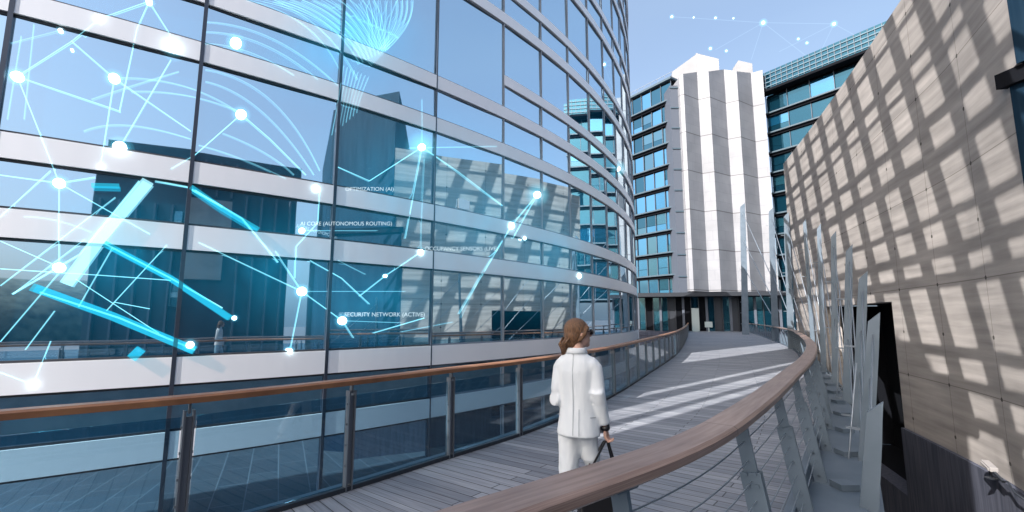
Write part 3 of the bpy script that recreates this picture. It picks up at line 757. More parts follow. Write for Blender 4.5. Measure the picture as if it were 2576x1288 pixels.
M_wedge = noisy(mat('pale_roof_panel', (.26, .27, .29), .6), (.25, .255, .27), (.29, .295, .31), .4)
for x0, x1, d, zl, zr in ((1704, 1770, 66, 38.1, 40.6), (1771, 1826, 65.2, 40.6, 39.3), (1868, 1883, 75, 43.6, 45.0), (1884, 1918, 74.8, 45.0, 44.2)):
    par0(obj('roof_wedge', wedge(x0 + 16, x1 + 16, d, 34.5 if d < 70 else 40, zl, zr, 2.6), M_wedge), tw)

def wing(root, p0, p1, z0, floors, fh, nb, n, panes_mat, slab_d=.8):
    # p0->p1 plan line, n outward normal; every floor: overhanging slab, dark recess, panes, thin mullions
    t = (p1 - p0).to_3d(); Lw = t.length; t.normalize(); n = n.to_3d(); Z = Vector((0, 0, 1)); P0 = p0.to_3d()
    bm = BM(); H = floors * fh; box(bm, P0 + t * Lw / 2 - n * 5.2 + Z * (z0 + H / 2), (Lw, 10, H), (t, n, Z)); par0(obj('inner_wall', bm, M_dark), root)
    for f in range(floors):
        z = z0 + f * fh
        bm = BM(); box(bm, P0 + t * Lw / 2 + n * .25 + Z * (z + .12), (Lw + .2, slab_d, .20), (t, n, Z)); par0(obj('floor_slab', bm, M_far_slab), root)
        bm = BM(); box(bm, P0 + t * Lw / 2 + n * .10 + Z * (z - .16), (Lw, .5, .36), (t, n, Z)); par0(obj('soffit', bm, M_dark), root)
        for b in range(nb):
            c = P0 + t * Lw * (b + .5) / nb; w = Lw / nb - .10
            m = random.choice(panes_mat); bm = BM()
            tl = (n + t * random.uniform(-.03, .03) + Z * random.uniform(-.02, .02)).normalized(); t2 = (t - tl * t.dot(tl)).normalized(); z2 = t2.cross(tl)
            if z2.z < 0: z2 = -z2
            if random.random() < .35 and f < floors - 1:
                box(bm, c + Z * (z + .22 + .5), (w, .06, .95), (t2, tl, z2)); par0(obj('parapet_pane', bm, m), root)
                bm = BM(); m = random.choice(panes_mat); box(bm, c - n * .02 + Z * (z + 1.25 + (fh - 1.65) / 2), (w, .06, fh - 1.65), (t2, tl, z2))
            else:
                box(bm, c + Z * (z + .22 + (fh - .56) / 2), (w, .06, fh - .56), (t2, tl, z2))
            par0(obj('window_pane', bm, m), root)
    for b in range(nb + 1):
        bm = BM(); c = P0 + t * Lw * b / nb + n * .10; box(bm, c + Z * (z0 + H / 2), (.07, .12, H), (t, n, Z)); par0(obj('mullion', bm, M_far_frame), root)

WD = Vector((-.56, .83)).normalized(); WN = Vector((-WD.y, -abs(WD.x))).normalized(); WN = Vector((-.83, -.56)).normalized()
gb = empty('blue_glass_block', (17, 70, 0)); tag(gb, 'blue glass office block left of the white tower, with dark floor overhangs', 'building')
a = ray_hit(Vector((0, 0)) + Vector(((1694 - 1288) / 1195 * 64, 64)), Vector((0, 1)), 1694); a = Vector(((1716 - 1288) / 1195 * 64, 64)); b = a + WD * 18
wing(gb, b, a, 4.4, 10, 3.13, 10, WN, [M_glass2, M_glass2, M_glass3, M_glass4])
bm = BM(); Zv = Vector((0, 0, 1)); t_ = (a - b).to_3d().normalized(); n_ = WN.to_3d()
box(bm, ((a + b) / 2).to_3d() - n_ * 4 + Zv * 35.9, (18.6, 9, .3), (t_, n_, Zv)); par0(obj('roof', bm, M_far_slab), gb)
bm = BM()
for i in range(15): bar(bm, b.to_3d().lerp(a.to_3d(), i / 14) - n_ * .3 + Zv * 36.05, b.to_3d().lerp(a.to_3d(), i / 14) - n_ * .3 + Zv * 37.1, .05, .05)
bar(bm, b.to_3d() - n_ * .3 + Zv * 37.1, a.to_3d() - n_ * .3 + Zv * 37.1, .06, .06); par0(obj('roof_railing', bm, M_steel_lt), gb)
# service shaft beside the block: grey clad column, louvres
ss = empty('service_shaft', (a.x, a.y, 4.4)); tag(ss, 'grey clad service shaft with pale louvre strips between blue block and white tower', 'shaft')
s0 = Vector(((1725 - 1288) / 1195 * 62.5, 62.5))
bm = BM(); box(bm, (s0.x - .15, s0.y + 2, 4.9 + 14.6), (1.1, 4, 29.2)); par0(obj('shaft_wall', bm, M_far_frame), ss)
s1 = Vector(((1738 - 1288) / 1195 * 62.8, 62.8))
bm = BM(); box(bm, (s1.x, s1.y + 2, 4.9 + 14.0), (.75, 3.4, 28)); par0(obj('recess', bm, M_steel_dk), ss)
bm = BM(); M_louv = mat('pale_louvre', (.34, .40, .40), .5)
for i in range(58):
    if i % 6 != 5: box(bm, (s1.x, s1.y + .25, 5.2 + i * .48), (.72, .14, .22))
par0(obj('louvres', bm, M_louv), ss)
bm = BM()
for i in range(10): box(bm, (s0.x - .15, s0.y - .03, 7.2 + i * 2.95), (1.12, .14, .16))
par0(obj('floor_band', bm, M_far_slab), ss)

gw = empty('glass_wing', (36, 60, 0)); tag(gw, 'dark teal glass wing with sloping roofline between white tower and concrete wall', 'building')
a = Vector(((1968 - 1288) / 1195 * 66.5, 66.5)); b = a - WD * 30
wing(gw, a, b, 4.4, 10, 3.0, 10, WN, [M_glass3, M_glass3, M_glass2, M_glass3, M_glass4, M_glass3])
t_ = (b - a).to_3d().normalized()
bm = BM(); box(bm, ((a + b) / 2).to_3d() - n_ * 3 + Zv * 36.2, (30.6, 8.5, 2.6), (t_, n_, Zv)); par0(obj('roof_screen', bm, M_glass3), gw)
bm = BM(); box(bm, ((a + b) / 2).to_3d() + n_ * .7 + Zv * 34.65, (30.6, 1.6, .35), (t_, n_, Zv)); par0(obj('eaves', bm, M_dark), gw)
for k in range(4):
    bm = BM(); box(bm, ((a + b) / 2).to_3d() + n_ * 1.32 + Zv * (35.2 + k * .62), (30.6, .10, .14), (t_, n_, Zv)); par0(obj('screen_rail', bm, mat('screen_bar', (.07, .14, .19), .5)), gw)
bm = BM()
for i in range(41): box(bm, a.to_3d().lerp(b.to_3d(), i / 40) + n_ * 1.30 + Zv * 36.2, (.08, .06, 2.5), (t_, n_, Zv))
par0(obj('screen_post', bm, M_far_frame), gw)

# podium: dark glazed ground floor at the end of the bridge
pd = empty('podium', (28, 66, 0)); tag(pd, 'dark glazed ground floor under the white tower at the far end of the walkway', 'building')
pa = Vector(((1606 - 1288) / 1195 * 64, 64)); pb = Vector(((2100 - 1288) / 1195 * 58, 58)); tp = (pb - pa).to_3d(); Lp = tp.length; tp.normalize(); npv = Vector((tp.y, -tp.x, 0))
P0 = pa.to_3d()
bm = BM(); box(bm, P0 + tp * Lp / 2 - npv * 3 + Zv * 4.75, (Lp, 9, .50), (tp, npv, Zv)); par0(obj('roof_slab', bm, M_steel_dk), pd)
bm = BM(); box(bm, P0 + tp * Lp / 2 - npv * 6.2 + Zv * 1.5, (Lp, .3, 6), (tp, npv, Zv)); par0(obj('back_wall', bm, M_dark), pd)
bm = BM(); box(bm, P0 + tp * Lp / 2 - npv * 3 + Zv * -.3, (Lp, 9, .5), (tp, npv, Zv)); par0(obj('floor', bm, M_under), pd)
bm = BM(); box(bm, P0 + tp * Lp / 2 - npv * 3 + Zv * -2.8, (Lp, 9, 4.4), (tp, npv, Zv)); par0(obj('base', bm, M_under), pd)
for i in range(24):
    c = P0 + tp * Lp * (i + .5) / 24 - npv * .6; bm = BM()
    box(bm, c + Zv * 2.25, (Lp / 24 - .12, .05, 4.4), (tp, npv, Zv)); par0(obj('window_pane', bm, random.choice([M_glass3, M_steel_dk, M_glass3, M_glass4, M_dark]) if i not in (2, 3) else M_glass4), pd)
for i in range(25):
    bm = BM(); c = P0 + tp * Lp * i / 24 - npv * .5; box(bm, c + Zv * 2.2, (.10 if i % 3 else .3, .2, 4.5), (tp, npv, Zv)); par0(obj('column' if i % 3 == 0 else 'mullion', bm, M_steel_dk if i % 3 else M_far_frame), pd)
bm = BM(); c = P0 + tp * Lp * .31 + npv * .2; box(bm, c + Zv * 1.5, (.9, .12, 3), (tp, npv, Zv)); par0(obj('door', bm, M_louv), pd)
bm = BM(); c = P0 + tp * Lp * .37 + npv * 1.5; box(bm, c + Zv * .9, (.9, .2, .7), (tp, npv, Zv)); box(bm, c + Zv * .3, (.1, .1, .6), (tp, npv, Zv))
sb = par0(obj('sign_stand', bm, M_louv), pd)
ls = empty('landing', (24, 67, 0)); 
bpy.data.objects.remove(ls)

# ---------------------------------------------------------------- woman in a white suit, seen from behind
M_skin = noisy(mat('skin', (.55, .33, .25), .5), (.50, .29, .22), (.58, .36, .28), 30)
M_hair = noisy(mat('brown_hair', (.06, .035, .022), .45), (.03, .016, .010), (.26, .125, .055), 40, (6, 6, .5), .6)
M_suit = noisy(mat('white_suit_cloth', (.8, .82, .84), .8), (.60, .645, .69), (.66, .70, .735), 14, (1, 1, .22), .5, 3)
M_black = mat('black_leather', (.008, .008, .010), .4)
wx, wy = .505, 3.72; WRZ = -R(27)
wm = empty('person', (wx, wy, 0), WRZ)
tag(wm, 'woman in a white trouser suit and sunglasses walking away with a black bag', 'person')
bm = BM()     # body: head, neck, torso, arms, hands, legs, feet joined by remeshing
hz = 1.60; hr = Matrix.Rotation(-R(42), 4, 'Z')
hc = Vector((.0, .03, hz))
def hp(x, y, z): return hc + hr @ Vector((x, y, z))
ell(bm, hc + Vector((0, 0, .018)), (.076, .096, .092), M=hr); ell(bm, hp(0, .032, -.045), (.056, .066, .066), M=hr)
ell(bm, hp(0, .075, -.085), (.026, .024, .022), M=hr)                     # chin
tube(bm, [hp(0, .088, .022), hp(0, .118, -.022), hp(0, .094, -.030)], [.009, .015, .010], 8)   # nose
ell(bm, hp(0, .090, -.053), (.024, .014, .008), M=hr); ell(bm, hp(0, .089, -.064), (.020, .014, .008), M=hr)   # lips
for s in (-1, 1):
    ell(bm, hp(s * .077, -.005, -.005), (.010, .020, .032), M=hr); ell(bm, hp(s * .032, .080, .008), (.013, .012, .010), M=hr)
tube(bm, [Vector((0, -.012, 1.36)), Vector((0, 0, 1.46)), hp(0, -.012, -.06)], [.065, .052, .05], 14)
def ringx(z, hx, hy, cy=0, n=24): return [Vector((hx * math.cos(2 * math.pi * i / n), cy + hy * math.sin(2 * math.pi * i / n), z)) for i in range(n)]
loft(bm, [ringx(.84, .115, .09), ringx(.98, .12, .09), ringx(1.1, .105, .075), ringx(1.25, .12, .085), ringx(1.38, .125, .07), ringx(1.44, .07, .05)])
SL, EL, HL = Vector((-.135, -.0, 1.375)), Vector((-.158, -.045, 1.10)), Vector((-.06, .15, 1.08))
SR, ER, HR = Vector((.135, 0, 1.375)), Vector((.172, -.02, 1.12)), Vector((.190, .06, .905))
tube(bm, [SL, EL, HL], [.034, .030, .025], 12); tube(bm, [SR, ER, HR], [.034, .030, .024], 12)
def hand(bm, w, d, side, curl):      # w wrist, d direction of the palm, side = thumb direction
    d = d.normalized(); side = (side - d * side.dot(d)).normalized(); n = d.cross(side)
    ell(bm, w + d * .048, (.04, .017, .052), M=Matrix((( *side, 0), (*n, 0), (*d, 0), (0, 0, 0, 1))).transposed())
    for k, (o, l) in enumerate(((.030, .072), (.010, .080), (-.010, .075), (-.029, .058))):
        p = w + d * .088 + side * o; c1 = (d * math.cos(curl) + n * math.sin(curl)); c2 = (d * math.cos(2 * curl) + n * math.sin(2 * curl)); c3 = (d * math.cos(2.9 * curl) + n * math.sin(2.9 * curl))
        tube(bm, [p - d * .02, p + c1 * l * .42, p + c1 * l * .42 + c2 * l * .33, p + c1 * l * .42 + c2 * l * .33 + c3 * l * .25], [.0095, .009, .008, .0065], 8)
    p = w + d * .022 + side * .034
    tube(bm, [p - side * .015, p + side * .018 + d * .028, p + side * .014 + d * .060 + n * .014], [.012, .0105, .008], 8)
hand(bm, HR, Vector((.05, .12, -1)), Vector((-.1, 1, .12)), 1.0)
hand(bm, HL, Vector((.5, 1, -.05)), Vector((0, .2, 1)), .5)
HIPL, KNL, ANL = Vector((-.07, 0, .88)), Vector((-.08, -.03, .49)), Vector((-.08, -.20, .11))
HIPR, KNR, ANR = Vector((.07, 0, .88)), Vector((.075, .13, .49)), Vector((.07, .16, .08))
tube(bm, [HIPL, KNL, ANL], [.07, .05, .034], 14); tube(bm, [HIPR, KNR, ANR], [.07, .05, .034], 14)
for an, lift in ((ANL, .03), (ANR, 0)):
    tube(bm, [an + Vector((0, -.04, -.035)), an + Vector((0, .06, -.045 - lift * .5)), an + Vector((0, .15, -.062))], [.034, .034, .02], 12)
bmesh.ops.recalc_face_normals(bm, faces=bm.faces)
body = obj('body', bm, M_skin, wm); remesh(body, .0055, 2)

bm = BM()     # jacket
loft(bm, [ringx(.845, .168, .132, -.0), ringx(.90, .163, .126), ringx(1.02, .146, .112), ringx(1.10, .140, .105), ringx(1.22, .150, .110), ringx(1.32, .162, .104, -.01), ringx(1.385, .158, .090, -.01), ringx(1.425, .118, .078, -.01), ringx(1.452, .075, .070, -.01), ringx(1.488, .064, .062, -.005)])
tube(bm, [SL + Vector((.09, 0, .015)), SL + Vector((.02, 0, .008)), SL.lerp(EL, .12), SL.lerp(EL, .4), SL.lerp(EL, .75), EL, EL.lerp(HL, .4), HL.lerp(EL, .12)], [.046, .054, .058, .056, .053, .050, .046, .042], 18)
tube(bm, [SR + Vector((-.09, 0, .015)), SR + Vector((-.02, 0, .008)), SR.lerp(ER, .12), SR.lerp(ER, .4), SR.lerp(ER, .75), ER, ER.lerp(HR, .4), HR.lerp(ER, .13)], [.042, .050, .057, .057, .053, .051, .048, .046], 18)
ell(bm, SL + Vector((.022, -.004, -.018)), (.066, .072, .062)); ell(bm, SR + Vector((-.022, -.004, -.018)), (.066, .072, .062))
for k in range(7):          # pushed-up sleeve folds
    p = ER.lerp(HR, -.25 + k * .14); dv = (HR - ER).normalized()
    tube(bm, [p - dv * .012 + Vector((0, 0, .006 * (k % 2))), p + dv * .012], [.055 - .0010 * k, .051 - .0010 * k], 16)
    p = EL.lerp(HL, -.1 + k * .12); dv = (HL - EL).normalized()
    tube(bm, [p - dv * .012, p + dv * .012], [.055 - .0012 * k, .051 - .0012 * k], 16)
hexa(bm, [Vector((.10, .09, .84)), Vector((.205, .11, .85)), Vector((.14, .08, 1.12)), Vector((.10, .07, 1.12))], [Vector((.10, .12, .84)), Vector((.205, .135, .85)), Vector((.14, .105, 1.12)), Vector((.10, .10, 1.12))])   # front flap swinging out
bmesh.ops.recalc_face_normals(bm, faces=bm.faces)
jk = obj('jacket', bm, M_suit, wm); remesh(jk, .011, 5)
tex = bpy.data.textures.new('folds', 'CLOUDS'); tex.noise_scale = .09
dm = jk.modifiers.new('d', 'DISPLACE'); dm.texture = tex; dm.strength = .007; dm.mid_level = .5; bake(jk)
for p_ in jk.data.polygons: p_.use_smooth = True
bm = BM()     # folded collar, back seam, vent, cuffs
loft(bm, [ringx(1.452, .086, .079, -.012), ringx(1.488, .072, .070, -.007), ringx(1.494, .066, .064, -.006), ringx(1.46, .060, .058, -.006)], cap=False); cl = obj('collar', bm, M_suit, wm, True); cl.modifiers.new('t', 'SOLIDIFY').thickness = .006; bake(cl)
M_seam = mat('seam_shadow_thread', (.36, .39, .43), .9)
bm = BM(); zz = [(.86, -.128), (.95, -.121), (1.05, -.109), (1.15, -.107), (1.25, -.111), (1.34, -.108), (1.40, -.094), (1.445, -.082)]
tube(bm, [(.0, y - .0035, z) for z, y in zz], .0022, 5); tube(bm, [(.045, y * .965 - .004, z) for z, y in zz[:3]], .002, 5); obj('back_seam', bm, M_seam, wm)
for sx in (-1, 1):
    bm = BM(); tube(bm, [(sx * .118, -.078, .99), (sx * .150, -.035, .99)], .003, 5); obj('pocket_seam', bm, M_seam, wm)
bm = BM()     # trousers
for hip, kn, an in ((HIPL, KNL, ANL), (HIPR, KNR, ANR)):
    tube(bm, [hip + Vector((0, 0, .08)), hip, hip.lerp(kn, .5), kn, kn.lerp(an, .5), an + Vector((0, 0, .01))], [.085, .090, .078, .070, .070, .078], 18)
loft(bm, [ringx(.86, .135, .10), ringx(.98, .125, .09)])
bmesh.ops.recalc_face_normals(bm, faces=bm.faces)
tr = obj('trousers', bm, M_suit, wm); remesh(tr, .012, 4)
dm = tr.modifiers.new('d', 'DISPLACE'); dm.texture = tex; dm.strength = .012; dm.mid_level = .5; bake(tr)
for p_ in tr.data.polygons: p_.use_smooth = True
bm = BM()     # hair: swept back to a low loose bun
ell(bm, hp(0, -.018, .030), (.086, .100, .092), M=hr); ell(bm, hp(0, -.050, -.015), (.078, .068, .080), M=hr)
ell(bm, hp(0, -.060, -.070), (.050, .042, .050), M=hr); ell(bm, hp(-.045, -.086, -.112), (.042, .040, .036), M=hr); ell(bm, hp(-.012, -.075, -.088), (.03, .03, .03), M=hr)
for s in (-1, 1): tube(bm, [hp(s * .070, .045, .055), hp(s * .083, .012, .0), hp(s * .066, -.03, -.06)], [.018, .018, .016], 8)
hv = obj('hair', bm, M_hair, wm); remesh(hv, .006, 3)
cut = [v.index for v in hv.data.vertices if (hr.inverted() @ (v.co - hc)).y > .058 and (hr.inverted() @ (v.co - hc)).z < .062]
bm = bmesh.new(); bm.from_mesh(hv.data); bm.verts.ensure_lookup_table(); bmesh.ops.delete(bm, geom=[bm.verts[i] for i in cut], context='VERTS'); bm.to_mesh(hv.data); bm.free()
rs = random.Random(3)
for k in range(16):      # loose strands round the bun and nape
    a_ = rs.uniform(-1, 1); bm = BM()
    tube(bm, [hp(.05 * a_, -.095 - .02 * rs.random(), -.03), hp(.045 * a_ - .02, -.125 - .015 * rs.random(), -.085), hp(.04 * a_ - .045, -.10, -.14 - .03 * rs.random()), hp(.05 * a_ - .05, -.075, -.165 - .03 * rs.random())], [.005, .006, .004, .0015], 5)
    obj('hair_strand', bm, M_hair, wm, True)
bm = BM()     # sunglasses
for s in (-1, 1):
    ell(bm, hp(s * .036, .098, .012), (.030, .012, .023), M=hr)
    tube(bm, [hp(s * .066, .088, .018), hp(s * .084, .03, .016), hp(s * .084, -.02, .010)], .0045, 6)
tube(bm, [hp(-.012, .106, .016), hp(.012, .106, .016)], .004, 6)
obj('sunglasses', bm, M_black, wm, True)
bm = BM(); dv = (HR - ER).normalized(); tube(bm, [HR - dv * .018, HR + dv * .014], .036, 16); obj('wrist_band', bm, M_black, wm, True)
bm = BM()
for an in (ANL, ANR):
    tube(bm, [an + Vector((0, -.05, -.05)), an + Vector((0, .06, -.055)), an + Vector((0, .17, -.066))], [.038, .04, .022], 12); tube(bm, [an + Vector((0, -.06, -.05)), an + Vector((0, -.065, -.105))], [.014, .009], 8)
obj('shoes', bm, M_suit, wm, True)
# handbag
MW = Matrix.Translation((wx, wy, 0)) @ Matrix.Rotation(WRZ, 4, 'Z')
hb = MW @ (HR + Vector((.005, .02, -.10)))
bag = empty('handbag', (hb.x - .05, hb.y - .02, 0), WRZ + R(38)); tag(bag, 'black leather tote bag hanging from the right hand of the woman', 'handbag')
bm = BM()
hexa(bm, [(-.19, -.055, .215), (.19, -.055, .215), (.19, .055, .215), (-.19, .055, .215)], [(-.165, -.03, .53), (.165, -.03, .53), (.165, .03, .53), (-.165, .03, .53)])
b_ = obj('bag_body', bm, M_black, bag); bevel(b_, .015, 3)
hz_ = hb.z - .0
for s in (-1, 1):
    bm = BM(); tube(bm, [(-.12, s * .032, .50), (-.08, s * .03, .64), (.03, s * .012, hz_ - .005), (.055, s * .012, hz_ - .003), (.10, s * .03, .64), (.12, s * .032, .50)], .008, 8)
    obj('handle', bm, M_black, bag, True)

# ---------------------------------------------------------------- the glowing light network floating just off the curved facade
G_line = glow('cyan_light_line', (.30, .85, 1.0), .19)
G_soft = glow('faint_light_line', (.28, .8, 1.0), .08)
G_node = glow('white_light_node', (.92, 1, 1), 1.2)
G_halo = glow('cyan_halo', (.2, .8, 1), .14, soft=True)
G_beam = glow('cyan_beam', (.03, .50, .68), .17, (.68, .85, .9))
G_white = glow('white_beam', (.45, .88, 1.0), .20, (.85, .95, .95))
G_text = glow('pale_light_text', (.8, .95, 1), .34)
HR_ = RAD + .09
def onf(x, y, r=HR_):     # point where the line of sight through (x, y) meets the network's curved surface
    d = px(x, y); a = d.x ** 2 + 1; b = -2 * (d.x * CC.x + CC.y); c = CC.length_squared - r * r
    D = b * b - 4 * a * c
    k = (-b - math.sqrt(D)) / (2 * a) if D > 0 else -b / (2 * a)
    p = Vector((d.x * k, k, EYE + d.z * k))
    if r == HR_ and not any(abs(p.z - z) < h / 2 + .06 for z, h in zip(BZ, BH)): return onf(x, y, RAD + .012)
    return p
net = empty('light_network', onf(760, 560)); tag(net, 'glowing cyan network of light lines and white nodes hovering over the glass facade', 'hologram')
def nadd(o): return par0(o, net)
def sub(P, n=10):
    out = []
    for a, b in zip(P, P[1:]):
        for i in range(n): out.append((a[0] + (b[0] - a[0]) * i / n, a[1] + (b[1] - a[1]) * i / n))
    return out + [P[-1]]
def line(P, w=2.1, m=None, n=14, name='light_line'):
    pts = [onf(*p) for p in sub(P, n)]; bm = BM()
    tube(bm, pts, [p.y * w / 1185 / 2 for p in pts], 6); nadd(obj(name, bm, m or G_line, smooth=True))
def bez(a, b, c, n=30): return [((1 - t) ** 2 * a[0] + 2 * t * (1 - t) * b[0] + t * t * c[0], (1 - t) ** 2 * a[1] + 2 * t * (1 - t) * b[1] + t * t * c[1]) for t in [i / n for i in range(n + 1)]]
def curve(a, b, c, w=2.6, m=None): line(bez(a, b, c), w, m, 1, 'light_arc')
def node(x, y, r, halo=0, p=None):
    p = p or onf(x, y); k = p.y / 1185; bm = BM(); ell(bm, p, (r * k,) * 3, 16, 10); o = nadd(obj('light_node', bm, G_node, smooth=True))
    bm = BM(); ell(bm, p, ((halo or r * 2.1) * k,) * 3, 24, 16); h = obj('halo', bm, G_halo, smooth=True); h.parent = o; h.matrix_parent_inverse = Matrix.Identity(4)
for n_ in ((43, 192, 13), (287, 196, 12), (435, 117, 15), (594, 107, 13), (607, 287, 12), (301, 370, 15), (148, 460, 12), (148, 673, 12), (375, 3, 7), (250, 47, 7), (152, 76, 5), (760, 733, 11), (862, 807, 10), (795, 474, 8), (760, 580, 7), (1287, 568, 8), (1059, 634, 7), (970, 694, 4), (83, 968, 7), (730, 883, 6), (590, 800, 5), (254, 419, 5), (1457, 694, 6), (478, 868, 9), (1320, 600, 4), (181, 125, 3)):
    node(*n_)
node(1062, 370, 9, 46); node(1352, 490, 9, 34); node(1555, 425, 6, 24)
for P in ([(43, 192), (180, 104), (250, 47), (375, 3)], [(180, 103), (287, 196)], [(43, 192), (303, 280)], [(43, 192), (133, 420), (148, 460)], [(287, 196), (253, 417)], [(301, 370), (430, 150)], [(287, 196), (480, 330)],
          [(607, 287), (490, 390), (430, 425)], [(607, 287), (680, 350), (770, 440)], [(375, 3), (430, 90)], [(375, 3), (345, 70), (300, 280)], [(127, 429), (0, 546)], [(0, 606), (150, 672)], [(0, 719), (290, 496)],
          [(148, 466), (148, 676)], [(148, 460), (377, 589)], [(420, 616), (267, 782)], [(283, 622), (197, 772)], [(190, 702), (400, 839)], [(287, 760), (377, 777)], [(0, 676), (250, 692), (430, 705)], [(137, 782), (63, 880)], [(127, 858), (83, 968)],
          [(0, 937), (83, 968)], [(693, 632), (760, 733)], [(500, 610), (760, 733)], [(760, 733), (862, 807), (890, 850)], [(760, 733), (730, 883)], [(805, 470), (800, 560), (745, 620), (742, 700)],
          [(1062, 370), (930, 455), (850, 420)], [(1062, 370), (1150, 430), (1268, 520)], [(1062, 370), (1020, 600)], [(1352, 490), (1287, 568), (1155, 790)], [(1352, 490), (1290, 600)], [(1059, 634), (970, 694), (905, 745)],
          [(940, 838), (1068, 800)], [(780, 655), (860, 700), (930, 765)], [(0, 440), (148, 460), (240, 445)], [(213, 602), (33, 739)], [(160, 672), (0, 860)]):
    line(P)
for P in ([(1059, 640), (1060, 560), (1068, 400)], [(760, 733), (1020, 733)], [(862, 807), (1010, 812)], [(850, 655), (920, 690)], [(1287, 568), (1210, 690), (1160, 800)], [(1140, 810), (1010, 835)], [(60, 300), (85, 60)], [(18, 300), (53, 90)], [(152, 76), (20, 110)], [(760, 580), (950, 580)], [(1062, 370), (1062, 250)], [(1030, 372), (1250, 368)]):
    line(P, 2.2, G_soft)
for a, b, c in (((515, 55), (690, 60), (850, 215)), ((515, 80), (660, 80), (800, 200)), ((515, 110), (620, 110), (740, 190)), ((517, 175), (700, 200), (805, 430)), ((517, 205), (660, 235), (790, 440)), ((290, 196), (470, 190), (607, 287)),
                ((330, 230), (470, 225), (600, 280)), ((210, 330), (300, 290), (480, 350)), ((500, 365), (600, 390), (720, 450)), ((560, 335), (680, 380), (740, 440)), ((230, 250), (330, 215), (450, 180)), ((60, 545), (140, 545), (230, 585)), ((620, 0), (800, 40), (860, 190)), ((690, 0), (830, 60), (900, 200))):
    curve(a, b, c, 3.0, G_soft)
for i in range(9):           # hanging ribbons of the striped shell at the top
    curve((700 + i * 30, 0), (840 + i * 16, 40), (905 + i * 8, 160 + i * (-4)), 3.2, G_soft)
for i in range(4): curve((1000 + i * 12, 0), (1010 + i * 12, 60), (955 + i * 6, 125), 3, G_soft)
def beam(P, w, m):
    pts = [onf(*p, RAD + .10) for p in sub(P, 6)]; bm = BM(); prev = None
    for i, p in enumerate(pts):
        d = (pts[min(i + 1, len(pts) - 1)] - pts[max(0, i - 1)]).normalized(); n = Vector((p.x - CC.x, p.y - CC.y, 0)).normalized(); s = d.cross(n).normalized() * (p.y * w / 1185 / 2)
        r = [bm.verts.new(p + s - n * .03), bm.verts.new(p - s - n * .03), bm.verts.new(p - s * .9 + n * .03), bm.verts.new(p + s * .9 + n * .03)]
        if prev:
            for k in range(4): bm.faces.new((prev[k], prev[(k + 1) % 4], r[(k + 1) % 4], r[k]))
        else: bm.faces.new(r)
        prev = r
    bm.faces.new(prev[::-1]); bmesh.ops.recalc_face_normals(bm, faces=bm.faces); nadd(obj('light_beam', bm, m))
beam([(372, 455), (250, 600), (165, 715)], 27, G_white); beam([(262, 612), (430, 700), (580, 800)], 15, G_beam); beam([(80, 722), (280, 795), (490, 882)], 20, G_beam)
beam([(480, 470), (560, 525), (650, 578)], 13, G_beam); beam([(355, 878), (330, 902)], 22, G_beam); beam([(300, 468), (230, 466)], 12, G_beam)
line([(490, 478), (610, 550), (700, 660)], 3.5); line([(100, 735), (300, 800), (490, 880)], 4); line([(262, 612), (430, 700), (560, 775)], 3.5); line([(390, 455), (470, 470), (560, 520)], 4); line([(350, 455), (200, 640), (30, 740)], 4)
# soft cyan haze of light lying over the panes
G_haze = bpy.data.materials.new('cyan_light_haze'); G_haze.use_nodes = True
def haze():
    m = G_haze; m.node_tree.nodes.clear(); out = N(m, 'ShaderNodeOutputMaterial'); ad = N(m, 'ShaderNodeAddShader'); e = N(m, 'ShaderNodeEmission'); t = N(m, 'ShaderNodeBsdfTransparent'); t.inputs[0].default_value = (.86, .97, 1, 1)
    uv = N(m, 'ShaderNodeUVMap'); uv.uv_map = 'UVMap'; g = N(m, 'ShaderNodeTexGradient', gradient_type='QUADRATIC_SPHERE'); L(m, uv.outputs[0], g.inputs[0])
    mp = N(m, 'ShaderNodeMapping'); mp.inputs['Scale'].default_value = (5, 1.2, 1); L(m, uv.outputs[0], mp.inputs[0])
    nz = N(m, 'ShaderNodeTexNoise'); nz.inputs['Scale'].default_value = 2.2; nz.inputs['Detail'].default_value = 4; L(m, mp.outputs[0], nz.inputs[0])
    ml = N(m, 'ShaderNodeMath', operation='MULTIPLY'); L(m, g.outputs[1], ml.inputs[0]); L(m, nz.outputs[0], ml.inputs[1])
    m2 = N(m, 'ShaderNodeMath', operation='MULTIPLY'); m2.inputs[1].default_value = .12; L(m, ml.outputs[0], m2.inputs[0]); L(m, m2.outputs[0], e.inputs['Strength'])
    e.inputs['Color'].default_value = (.02, .58, .95, 1)
    mx = N(m, 'ShaderNodeMixShader'); tt_ = N(m, 'ShaderNodeBsdfTransparent'); L(m, g.outputs[1], mx.inputs[0]); L(m, tt_.outputs[0], mx.inputs[1]); L(m, t.outputs[0], mx.inputs[2])
    L(m, e.outputs[0], ad.inputs[0]); L(m, mx.outputs[0], ad.inputs[1]); L(m, ad.outputs[0], out.inputs[0])
haze()
def patch(x, y, rx, ry, off):
    bm = BM(); uvl = bm.loops.layers.uv.new('UVMap'); n = 16; g = {}
    for i in range(n + 1):
        for j in range(n + 1):
            a, b = i / n * 2 - 1, j / n * 2 - 1; g[i, j] = (bm.verts.new(onf(x + a * rx, y + b * ry, RAD + off)), (a, b))
    for i in range(n):
        for j in range(n):
            q = [g[i, j], g[i, j + 1], g[i + 1, j + 1], g[i + 1, j]]; f = bm.faces.new([v for v, _ in q])
            for lp, (_, uv_) in zip(f.loops, q): lp[uvl].uv = uv_
    nadd(obj('light_haze', bm, G_haze, smooth=True))
for k, q in enumerate(((1010, 470, 330, 330), (860, 120, 330, 200), (1230, 560, 300, 330), (700, 660, 330, 260), (300, 640, 340, 250), (950, 760, 380, 180), (1400, 640, 180, 230), (900, 60, 190, 120))): patch(*q, .10 + .012 * k)
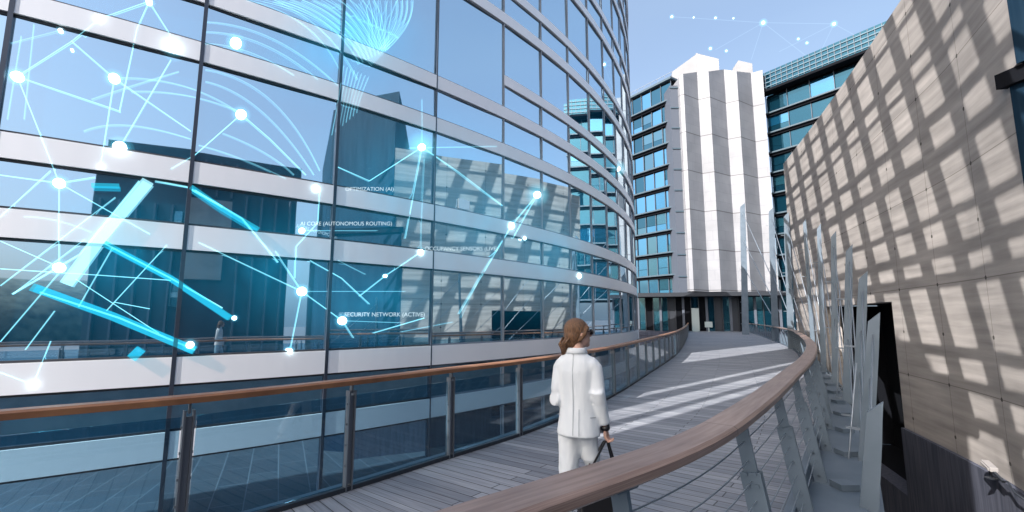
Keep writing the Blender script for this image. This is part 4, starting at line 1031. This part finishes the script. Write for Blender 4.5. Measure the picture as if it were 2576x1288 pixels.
for i in range(16):          # finer turbine ribs
    curve((640 + i * 24, 0), (820 + i * 10, 30 + i * 2), (935 + i * 3, 165 - i * 3), 1.8, G_soft)
for i in range(10): curve((1040 - i * 14, 0), (1040 - i * 12, 70 - i * 3), (965 - i * 4, 122), 1.8, G_soft)
for i in range(8): curve((865 + i * 9, 165 + i * 4), (850 + i * 7, 260), (835 + i * 9, 340 - i * 8), 2, G_soft)
# nodes in the air above the white tower
def sk(x, y): return at(x, y, 45)
skn = [(1690, 42, 5), (1800, 45, 4), (1845, 46, 3), (1920, 57, 8), (2098, 60, 7), (1787, 122, 5), (2008, 98, 4), (2030, 108, 4), (1827, 128, 4), (1745, 44, 3)]
for x, y, r in skn: node(x, y, r * .5, r * 1.5, sk(x, y))
for a, b in (((1690, 42), (1920, 57)), ((1920, 57), (2098, 60)), ((1920, 57), (1800, 125)), ((1920, 57), (1890, 150)), ((2098, 60), (1960, 130)), ((2098, 60), (2060, 140)), ((1920, 57), (2040, 150)), ((2098, 60), (2190, 110))):
    p, q = sk(*a), sk(*b); bm = BM(); tube(bm, [p, q], .028, 5); nadd(obj('light_line', bm, glow('faint_sky_line', (.6, .9, 1), .03), smooth=True))
# captions of the network
def text(s, x, y, w):
    cu = bpy.data.curves.new('caption', 'FONT'); cu.body = s; cu.size = 1; o = bpy.data.objects.new('caption', cu); C.objects.link(o)
    dg = bpy.context.evaluated_depsgraph_get(); me = bpy.data.meshes.new_from_object(o.evaluated_get(dg)); C.objects.unlink(o); bpy.data.objects.remove(o)
    xs = [v.co.x for v in me.vertices]; p = onf(x, y, RAD + .14); q = onf(x + w, y, RAD + .14); k = p.y / 1185
    sc = w * k / (max(xs) - min(xs)); me.transform(Matrix.Scale(sc, 4)); me.transform(Matrix.Rotation(R(90), 4, 'X')); me.transform(Matrix.Translation(p))
    me.name = 'caption'; me.materials.append(G_text); c = bpy.data.objects.new('caption', me); C.objects.link(c); nadd(c)
text('OPTIMIZATION (AI)', 868, 480, 125); text('AI CORE (AUTONOMOUS ROUTING)', 755, 567, 235); text('OCCUPANCY SENSORS (LIVE)', 1068, 630, 185); text('SECURITY NETWORK (ACTIVE)', 866, 796, 200)
